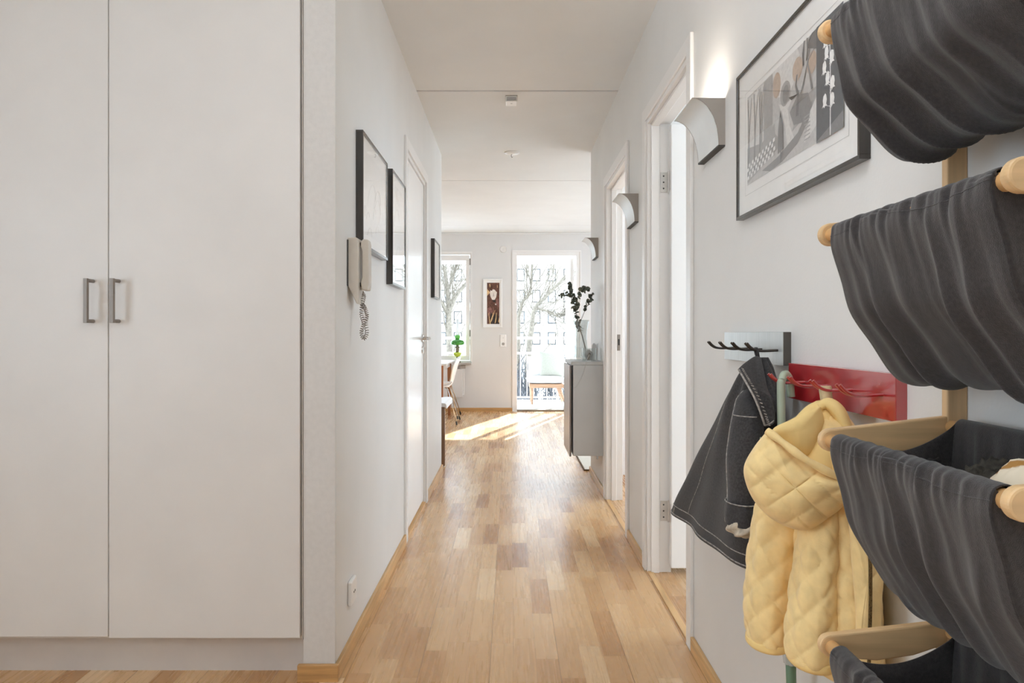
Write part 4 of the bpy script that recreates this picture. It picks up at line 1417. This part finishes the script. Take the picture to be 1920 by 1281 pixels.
# ------------------------------------------------------------------ grey wall cabinet and what stands on it
t = thing('shoe_cabinet', 'grey metal wall cabinet with taupe front mounted beyond the second doorway', 'cabinet', (0.52, 4.87, 0.257))
CY0, CY1, CZ0, CZ1 = 4.62, 5.12, 0.257, 0.896
MB().box(0.421, XR, CY0, CY1, CZ0, CZ1 - 0.024).build('body', m_cab, t, bevel=0.003)
MB().box(0.408, XR, CY0 - 0.001, CY1, CZ1 - 0.023, CZ1).build('top', m_cab, t, bevel=0.002)
b = MB()
b.box(0.397, 0.4085, CY0 + 0.001, CY1, CZ0 - 0.004, CZ1 - 0.027)
b.k = 1
b.box(0.3975, 0.408, CY0 - 0.0005, CY0 + 0.002, CZ0 - 0.003, CZ1 - 0.028)
dr = b.build('door', [m_cabdoor, m_cabedge], t)
MB().box(0.58, 0.592, CY0 + 0.003, CY0 + 0.02, CZ0 - 0.022, CZ0).build('bracket', m_cab, t)

# vase with eucalyptus
vx, vy = 0.505, 4.93
t = thing('glass_vase', 'tall clear waisted glass vase holding eucalyptus on the cabinet', 'vase', (vx, vy, CZ1))
pr = [(0.046, 0.001), (0.052, 0.02), (0.051, 0.06), (0.047, 0.11), (0.0445, 0.16), (0.047, 0.21), (0.053, 0.25), (0.06, 0.288)]
prof = catmull(pr, 24)
inner = [(r - 0.0035, h) for r, h in prof[::-1] if h > 0.012]
MB().lathe(prof + inner + [(0.001, 0.014)], (vx, vy, CZ1 + 0.0005), 40).build('vessel', m_vase, t, smooth=True)
MB().lathe([(0.001, 0.016), (0.047, 0.018), (0.0475, 0.06), (0.044, 0.092), (0.001, 0.092)], (vx, vy, CZ1), 32).build('water', glass_mat('water', (0.95, 0.965, 0.965, 1), 1.33), t, smooth=True, angle=40)

t = thing('eucalyptus_branch', 'dark grey-green eucalyptus sprigs standing in the clear vase', 'branch', (vx, vy, CZ1 + 0.1))
stems = [
    [(1098, 656), (1092, 632), (1086, 612), (1081, 592), (1077, 572), (1074, 556), (1070, 540), (1068, 530)],
    [(1084, 604), (1080, 585), (1080, 568), (1086, 552), (1094, 543), (1101, 541), (1106, 546)],
    [(1086, 610), (1092, 594), (1098, 580), (1104, 568), (1108, 558), (1112, 551)],
    [(1076, 568), (1069, 556), (1062, 552), (1054, 556), (1050, 555)],
]
m = MB()
base_stem = [P(*p, vy + 0.01 * i) for i, p in enumerate(stems[0])]
sb = [V((vx - 0.012, vy, CZ1 + 0.03))] if False else []
m.tube(catmull([V((0.535, vy - 0.005, CZ1 + 0.022))] + base_stem, 40), [0.0045 - 0.003 * i / 39 for i in range(40)], 8)
for si, st in enumerate(stems[1:]):
    m.tube(catmull([P(*p, vy - 0.02 + 0.02 * si) for p in st], 30), [0.0022 - 0.0012 * i / 29 for i in range(30)], 6)
m.build('stem', m_stem, t, smooth=True)
rnd = random.Random(4)
leaf_mb = []
plan = [(0, 0.22, 1.0, 84, 0.0165), (1, 0.15, 1.0, 40, 0.0175), (2, 0.4, 1.0, 22, 0.015), (3, 0.1, 1.0, 18, 0.014)]
for si, t0, t1, cnt, rad in plan:
    cv = catmull([P(*p, vy - 0.02 + 0.02 * (si - 1) if si else vy) for p in stems[si]], 120)
    for q in range(cnt):
        f_ = t0 + (t1 - t0) * (q + rnd.random() * 0.6) / cnt
        c = V(cv[min(119, int(f_ * 119))])
        d_ = V((rnd.uniform(-1, 1), rnd.uniform(-1, 1), rnd.uniform(-0.5, 0.9))).normalized()
        r = rad * rnd.uniform(0.55, 1.1) * (1.0 if f_ < 0.85 else 0.75)
        ctr = c + d_ * r * 1.1
        nm = V((rnd.uniform(-1, 1), rnd.uniform(-1.2, 0.2), rnd.uniform(-0.6, 0.9))).normalized()
        u = (d_ - nm * d_.dot(nm)).normalized()
        w_ = nm.cross(u)
        leaf_mb.append((ctr, u, w_, nm, r))
for ctr, u, w_, nm, r in leaf_mb:
    b = MB()
    for sg in (0.0005,):
        rr = [[ctr + nm * (0.12 * r * (k ** 2) + sg) + (u * math.cos(a_) * 1.08 + w_ * math.sin(a_) * 0.95) * r * k for a_ in [2 * PI * j / 12 for j in range(12)]] for k in (0.02, 0.5, 1.0)]
        b.grid(rr, True, True)
    b.build('leaf', m_leaf, t, smooth=True)

# small glass holder with a round grey vessel and a cable
t = thing('glass_holder', 'small clear glass holder with a round grey vessel and thin cable on the cabinet', 'lamp', (0.538, 4.70, CZ1))
MB().lathe([(0.047, 0), (0.049, 0.006), (0.049, 0.088), (0.0465, 0.088), (0.0465, 0.008), (0.001, 0.008)], (0.538, 4.70, CZ1 + 0.0005), 36).build('glass', m_vase, t, smooth=True, angle=40)
MB().lathe([(0.018, 0.009), (0.02, 0.02), (0.028, 0.034), (0.0305, 0.048), (0.026, 0.062), (0.013, 0.072), (0.011, 0.08), (0.001, 0.081)], (0.535, 4.70, CZ1), 28).build('vessel', mat('grey_ceramic', (142, 143, 140), 0.5), t, smooth=True)
MB().lathe([(0.0075, 0), (0.0075, 0.004)], (0.5385, 4.673, CZ1 + 0.05), 12, V((0, -1, 0))).build('opening', m_black, t)
cb = catmull([(0.538, 4.668, CZ1 + 0.05), (0.528, 4.645, CZ1 + 0.036), (0.512, 4.625, CZ1 + 0.010), (0.506, 4.6145, CZ1 - 0.004), (0.499, 4.6145, CZ1 - 0.04), (0.476, 4.6155, CZ1 - 0.11), (0.444, 4.6155, CZ1 - 0.165), (0.424, 4.617, CZ1 - 0.18)], 50)
MB().tube(cb, 0.0017, 6).build('cable', mat('pale_cable', (196, 195, 192), 0.5), t, smooth=True)
b = MB()
arch = [(0.588 + 0.0, 0), (0.588, 0.075)] + [(0.606 - 0.018 * math.cos(a_), 0.075 + 0.045 * math.sin(a_)) for a_ in [PI * i / 12 for i in range(1, 12)]] + [(0.622, 0.075), (0.622, 0)]
b.prism([(x, CZ1 + z + 0.0005) for x, z in arch], 1, 4.98, 5.0)
o = b.build('arched_ornament', m_white, bevel=0.003)
tag(o, 'small white arched ornament against the wall behind the glass holder', 'ornament')

# ------------------------------------------------------------------ rug past the wall end
t = thing('rug', 'cream rug edged in brown on the living room floor behind the cabinet', 'rug', (1.2, 6.2, 0))
MB().box(0.585, 1.9, 5.41, 7.2, 0, 0.012).build('pile', m_rug, t, bevel=0.003)
b = MB()
b.box(0.577, 0.585, 5.402, 7.208, 0, 0.011)
b.box(0.585, 1.9, 5.402, 5.41, 0, 0.011)
b.build('edge', m_rugedge, t)

# ------------------------------------------------------------------ dining corner
t = thing('dining_table', 'white topped dining table with brown wooden legs under the window', 'table', (-1.35, 8.55, 0))
MB().box(-1.95, -0.752, 7.98, 9.16, 0.712, 0.735).build('table_top', m_tablew, t, bevel=0.006)
b = MB()
b.box(-1.87, -0.83, 8.02, 8.04, 0.65, 0.712)
b.box(-1.87, -0.83, 9.08, 9.10, 0.65, 0.712)
b.box(-0.83, -0.81, 8.06, 9.06, 0.65, 0.712)
b.build('apron', m_shell, t)
for x, y in ((-0.82, 8.04), (-0.82, 9.09), (-1.88, 8.04), (-1.88, 9.09)):
    b = MB()
    s_ = [(-0.022, -0.022), (0.022, -0.022), (0.022, 0.022), (-0.022, 0.022)]
    b.grid([[(x + p * k, y + q * k, z) for p, q in s_] for z, k in ((0, 0.8), (0.65, 1.1), (0.712, 1.1))], True, True)
    b.build('leg', m_teak, t, bevel=0.002)


def shell_chair(y, dx, label):
    t = thing('shell_chair', label, 'chair', (-0.88 + dx, y, 0), 'white shell chairs at the table')
    prof = [(-1.09, 0.455, 0.17), (-1.05, 0.462, 0.20), (-0.97, 0.45, 0.215), (-0.86, 0.44, 0.20), (-0.765, 0.445, 0.13), (-0.725, 0.475, 0.075), (-0.705, 0.53, 0.085), (-0.685, 0.61, 0.15), (-0.662, 0.69, 0.195), (-0.635, 0.755, 0.175), (-0.622, 0.785, 0.10)]
    cv = catmull(prof, 46)
    rows = []
    for (x, z, hw) in cv:
        row = []
        for k in range(-8, 9):
            f_ = k / 8
            seat = z < 0.5
            row.append(V((x + dx - (0 if seat else 0.035 * f_ * f_ * 1.0), y + f_ * hw, z + (0.012 * f_ * f_ if seat else 0.0))))
        rows.append(row)
    b = MB().grid(rows)
    b.build('shell', m_shell, t, smooth=True, solid=0.011)
    for sx, sy in ((1, -1), (1, 1), (-1, -1), (-1, 1)):
        top = V((-0.80 + dx if sx > 0 else -0.93 + dx, y + sy * 0.07, 0.43))
        kn = V((-0.765 + dx if sx > 0 else -0.98 + dx, y + sy * 0.13, 0.418))
        ft = V((-0.645 + dx if sx > 0 else -1.11 + dx, y + sy * 0.245, 0.012))
        l = MB().tube([top, kn + V((0, 0, 0.005)), kn + (ft - kn) * 0.06, ft], 0.0065, 8).build('leg', m_chrome, t, smooth=True)
        MB().tube([ft + (kn - ft) * 0.06, ft - V((0, 0, 0.012))], 0.0095, 8).build('foot', m_black, l)
    return t


shell_chair(8.38, 0.0, 'nearer white shell chair with thin chrome legs at the dining table')
shell_chair(8.92, -0.03, 'farther white shell chair behind the first, closest to the window')

t = thing('stool', 'wooden legged stool with white seat just past the left wall end', 'stool', (-0.72, 5.8, 0))
b = MB()
top = catmull([(-0.93, 0.520), (-0.80, 0.512), (-0.66, 0.514), (-0.575, 0.522), (-0.535, 0.520), (-0.522, 0.505)], 16)
b.prism(list(top) + [(x, z - 0.03) for x, z in top[::-1]], 1, 5.53, 6.1)
b.build('seat', m_shell, t, bevel=0.008)
for x, y in ((-0.552, 5.57), (-0.605, 6.05), (-0.9, 5.57), (-0.9, 6.05)):
    l = MB().box(x - 0.014, x + 0.014, y - 0.018, y + 0.018, 0.008, 0.488).build('leg', m_walnut, t, bevel=0.003)
    MB().lathe([(0.010, 0), (0.010, 0.009)], (x, y, 0), 12).build('glide', m_socket, l)

# green oil lamp on the sill
lx, ly, lz = -0.742, YF - 0.085, WZ0
t = thing('oil_lamp', 'green glass oil lamp with brass stem standing on the window sill', 'lamp', (lx, ly, lz))
MB().lathe([(0.05, 0), (0.05, 0.012), (0.03, 0.02), (0.012, 0.03), (0.010, 0.06), (0.02, 0.066), (0.012, 0.08)], (lx, ly, lz), 24).build('foot', m_brass, t, smooth=True)
MB().lathe(catmull([(0.016, 0.075), (0.035, 0.088), (0.052, 0.11), (0.057, 0.133), (0.05, 0.14), (0.02, 0.142)], 16), (lx, ly, lz), 28).build('font', m_lime, t, smooth=True)
MB().lathe([(0.026, 0.141), (0.022, 0.16), (0.03, 0.175), (0.02, 0.19), (0.033, 0.2), (0.03, 0.215), (0.02, 0.225), (0.022, 0.25)], (lx, ly, lz), 24).build('burner', m_brass, t, smooth=True)
MB().lathe(catmull([(0.05, 0.238), (0.085, 0.245), (0.096, 0.262), (0.096, 0.278), (0.085, 0.298), (0.06, 0.315), (0.036, 0.322), (0.026, 0.325)], 20), (lx, ly, lz), 36).build('shade', m_gshade, t, smooth=True)
MB().lathe(catmull([(0.024, 0.322), (0.034, 0.335), (0.04, 0.355), (0.038, 0.372), (0.03, 0.380)], 10), (lx, ly, lz), 24).build('crown', mat('pale_green_glass', (104, 186, 82), 0.15), t, smooth=True)
MB().lathe([(0.019, 0.37), (0.0195, 0.6), (0.018, 0.6), (0.0175, 0.372)], (lx, ly, lz), 24).build('chimney', m_clearpl, t, smooth=True)

# radiator below the window
t = thing('radiator', 'white panel radiator with thin pipe below the window', 'radiator', (-1.4, YF, 0.2))
MB().box(-2.2, -0.67, YF - 0.075, YF - 0.03, 0.2, 0.6).build('panel', m_wallfar, t, bevel=0.006)
b = MB().tube([(-0.655, YF - 0.05, 0.24), (-0.655, YF - 0.05, 0.645)], 0.0065, 8)
b.tube([(-0.675, YF - 0.05, 0.24), (-0.655, YF - 0.05, 0.24)], 0.0065, 8)
b.build('pipe', m_trim, t)
MB().box(-0.70, -0.63, YF - 0.07, YF - 0.03, 0.602, 0.65).build('valve', m_greyplate, t, bevel=0.004)
b = MB()
for x in (-2.0, -0.8):
    b.box(x, x + 0.03, YF - 0.03, YF - 0.001, 0.3, 0.5)
b.build('bracket', m_trim, t)

# ------------------------------------------------------------------ balcony
b = MB().box(-3.2, 3.2, YF + 0.2, 11.42, -0.16, -0.012)
o = b.build('floor_balcony', m_deck)
struct(o)
struct(MB().box(-3.2, 3.2, YF + 0.2, 11.35, 2.245, 2.42).build('ceiling_balcony', m_ext))
t = thing('balcony_railing', 'white metal balcony railing with two rails and thin balusters', 'railing', (0, 11.3, -0.012))
MB().box(-3.1, 3.1, 11.28, 11.325, 0.995, 1.037).build('top_rail', m_ext, t, bevel=0.003)
MB().box(-3.1, 3.1, 11.285, 11.32, 0.748, 0.784).build('middle_rail', m_ext, t, bevel=0.003)
MB().box(-3.1, 3.1, 11.288, 11.316, 0.02, 0.05).build('bottom_rail', m_ext, t, bevel=0.003)
for x in (-3.05, -1.15, 0.768, 2.6):
    MB().box(x - 0.017, x + 0.017, 11.29, 11.318, -0.012, 0.995).build('post', m_ext, t)
for i in range(-14, 17):
    x = 0.157 + i * 0.1095
    MB().box(x - 0.007, x + 0.007, 11.295, 11.31, 0.05, 0.748).build('baluster', m_ext, t)

t = thing('balcony_bench', 'pale wood balcony bench with white seat and back cushions', 'bench', (0.55, 10.9, -0.012))
MB().box(0.285, 0.835, 10.58, 11.1, 0.245, 0.305).build('frame', m_bench, t, bevel=0.006)
for x, y, dx in ((0.325, 10.62, 0.005), (0.75, 10.62, 0.10), (0.325, 11.06, 0.0), (0.75, 11.06, 0.08)):
    MB().tube([(x, y, 0.25), (x + dx, y, -0.012)], [0.028, 0.016], 10).build('leg', m_bench, t, smooth=True, angle=50)
MB().box(0.30, 0.82, 11.1, 11.14, 0.25, 0.66).build('back_frame', m_bench, t, bevel=0.006)


def cushion(t_, name, m_, c, hx, hy, hz, rot, lab=None):
    q = Matrix.Rotation(rot, 3, 'X')
    rows = []
    n = 24
    for sg in (1,):
        pass
    b = MB()
    def pt(u, v, s):
        e = (1 - abs(u) ** 4) * (1 - abs(v) ** 4)
        h = hy * (0.12 + 0.88 * max(0, e) ** 0.45) * s
        pinch = 1 - 0.06 * (1 - max(abs(u), abs(v))) 
        return V(c) + q @ V((u * hx * (0.95 + 0.05 * abs(v) ** 2), h, v * hz * (0.95 + 0.05 * abs(u) ** 2)))
    for s in (-1, 1):
        b.grid([[pt(-1 + 2 * i / n, -1 + 2 * j / n, s) for i in range(n + 1)] for j in range(n + 1)])
    ring = [(-1 + 2 * i / n, -1) for i in range(n)] + [(1, -1 + 2 * i / n) for i in range(n)] + [(1 - 2 * i / n, 1) for i in range(n)] + [(-1, 1 - 2 * i / n) for i in range(n)]
    b.grid([[pt(u, v, -1) for u, v in ring], [pt(u, v, 1) for u, v in ring]], True)
    return b.build(name, m_, t_, smooth=True)


cushion(t, 'seat_cushion', m_cushion, (0.55, 10.83, 0.362), 0.31, 0.06, 0.27, PI / 2)
cushion(t, 'back_cushion', m_cushion, (0.53, 11.03, 0.56), 0.265, 0.055, 0.165, -0.12)
o = cushion(None, 'throw_pillow', m_pillow, (0.655, 10.88, 0.605), 0.20, 0.062, 0.205, -0.22)
tag(o, 'mint green throw pillow leaning on the balcony bench', 'pillow')

# ------------------------------------------------------------------ outside
o = MB().box(-60, 60, 11.6, 130, -3.3, -3.2).build('ground', m_ground)
struct(o)
t = thing('apartment_building', 'long pale apartment block with rows of windows across the yard', 'building', (0, 86, -3.2))
MB().box(-24, 26, 85, 95, -3.2, 14.5).build('wall', m_facade, t)
for r_ in range(6):
    for c_ in range(-6, 7):
        x, z = 3.15 + c_ * 1.95, 7.65 - 2.63 * 1 + (r_ - 3) * 2.63
        if z < -2.4:
            continue
        b = MB()
        b.box(x - 0.5, x + 0.5, 84.9, 85.05, z, z + 0.12)
        b.box(x - 0.5, x + 0.5, 84.9, 85.05, z + 1.44, z + 1.55)
        b.box(x - 0.5, x - 0.4, 84.9, 85.05, z + 0.12, z + 1.44)
        b.box(x + 0.4, x + 0.5, 84.9, 85.05, z + 0.12, z + 1.44)
        f_ = b.build('window', m_winframe, t)
        MB().box(x - 0.4, x + 0.4, 84.96, 85.0, z + 0.12, z + 1.44).build('pane', m_facpane, f_)


def grow(mb, p, d, L_, r, depth, rnd, spread=0.7, lift=0.12):
    n = 5
    pts, rs = [V(p)], [r]
    d = V(d).normalized()
    for i in range(n):
        d = (d + V((rnd.uniform(-1, 1), rnd.uniform(-1, 1), rnd.uniform(-0.8, 1))) * 0.17 + V((0, 0, lift * 0.3))).normalized()
        pts.append(pts[-1] + d * L_ / n)
        rs.append(r * (1 - 0.55 * (i + 1) / n))
    mb.tube(pts, rs, 5 if r > 0.02 else 3, cap=False)
    if depth <= 0:
        return
    k = 3 if depth > 1 else 4
    for q in range(k):
        i = rnd.randint(2, n)
        dd = (pts[i] - pts[i - 1]).normalized()
        nd = (dd + V((rnd.uniform(-1, 1), rnd.uniform(-0.7, 0.7), rnd.uniform(-0.6, 0.9))) * spread).normalized()
        grow(mb, pts[i], nd, L_ * rnd.uniform(0.55, 0.8), rs[i] * 0.62, depth - 1, rnd, spread, lift)


def tree(name, label, limbs, seed, Y, sub=3):
    rnd = random.Random(seed)
    mb = MB()
    for pts, r0, r1 in limbs:
        wp = [P(px, py, Y + dy) for px, py, dy in pts]
        cv = [V(q) for q in catmull(wp, 14)]
        mb.tube(cv, [r0 + (r1 - r0) * i / 13 for i in range(14)], 8, cap=False)
        for i in range(2, 14):
            for _ in range(2 if sub > 2 else 3):
                dd = (cv[i] - cv[i - 1]).normalized()
                nd = (dd + V((rnd.uniform(-1, 1), rnd.uniform(-0.6, 0.6), rnd.uniform(-0.7, 1))) * 0.9).normalized()
                grow(mb, cv[i], nd, rnd.uniform(0.7, 1.6), max(0.012, (r0 + (r1 - r0) * i / 13) * 0.2), sub - 1, rnd)
    o = mb.build(name, m_bark, smooth=True)
    return tag(o, label, 'tree', 'bare trees outside')


tree('bare_tree', 'large bare tree with a thick arching bough outside the left window',
     [([(842, 900, 0), (843, 680, 0), (842, 600, 0), (841, 560, 0), (833, 500, 0)], 0.11, 0.05),
      ([(841, 585, 0), (856, 553, 0.3), (880, 528, 0.6), (915, 500, 1)], 0.085, 0.03),
      ([(841, 590, 0), (825, 560, -0.3), (800, 520, -0.6)], 0.05, 0.02),
      ([(840, 545, 0), (851, 515, 0.2), (862, 480, 0.4)], 0.04, 0.018)], 3, 19, 2)
tree('bare_tree', 'slender bare tree with crossing branches seen through the balcony door',
     [([(985, 900, 0), (990, 680, 0), (998, 610, 0), (1003, 578, 0), (1032, 548, 0), (1063, 514, 0.3), (1078, 480, 0.5)], 0.075, 0.015),
      ([(1003, 578, 0), (1022, 582, 0.2), (1046, 594, 0.4), (1064, 588, 0.5)], 0.035, 0.012),
      ([(974, 900, 0), (972, 640, 0.3), (976, 575, 0.3), (994, 548, 0.3), (997, 505, 0.4), (1000, 470, 0.5)], 0.05, 0.014)], 8, 15, 2)


def shrub(label, x0, x1, Y, top, n, seed):
    rnd = random.Random(seed)
    mb = MB()
    for _ in range(n):
        x, y = rnd.uniform(x0, x1), Y + rnd.uniform(-0.9, 0.9)
        p = V((x, y, -3.2 + rnd.uniform(0, 3.0)))
        d_ = V((rnd.uniform(-0.5, 0.5), rnd.uniform(-0.4, 0.4), 1)).normalized()
        L_ = (top - p.z) * rnd.uniform(0.55, 1.05)
        pts = [p]
        for k in range(6):
            d_ = (d_ + V((rnd.uniform(-1, 1), rnd.uniform(-1, 1), rnd.uniform(-0.7, 0.7))) * 0.38).normalized()
            pts.append(pts[-1] + d_ * L_ / 6)
        mb.tube(pts, [0.018 * (1 - 0.12 * i) for i in range(7)], 3, cap=False)
    o = mb.build('bare_shrub', m_twig)
    return tag(o, label, 'shrub', 'twiggy shrubs beyond the balcony')


shrub('dense twiggy shrub beyond the railing, behind the left balusters', -0.7, 0.95, 14.0, 0.85, 420, 1)
shrub('twiggy shrub beyond the railing, behind the mint pillow', 1.25, 2.7, 14.6, 0.95, 420, 2)
shrub('twiggy shrub below the left window by the thick bough tree', -5.2, -1.5, 16.0, 0.75, 420, 6)

# the two parents' bookkeeping property is not needed in the finished scene
for o in bpy.data.objects:
    if '_w' in o:
        del o['_w']
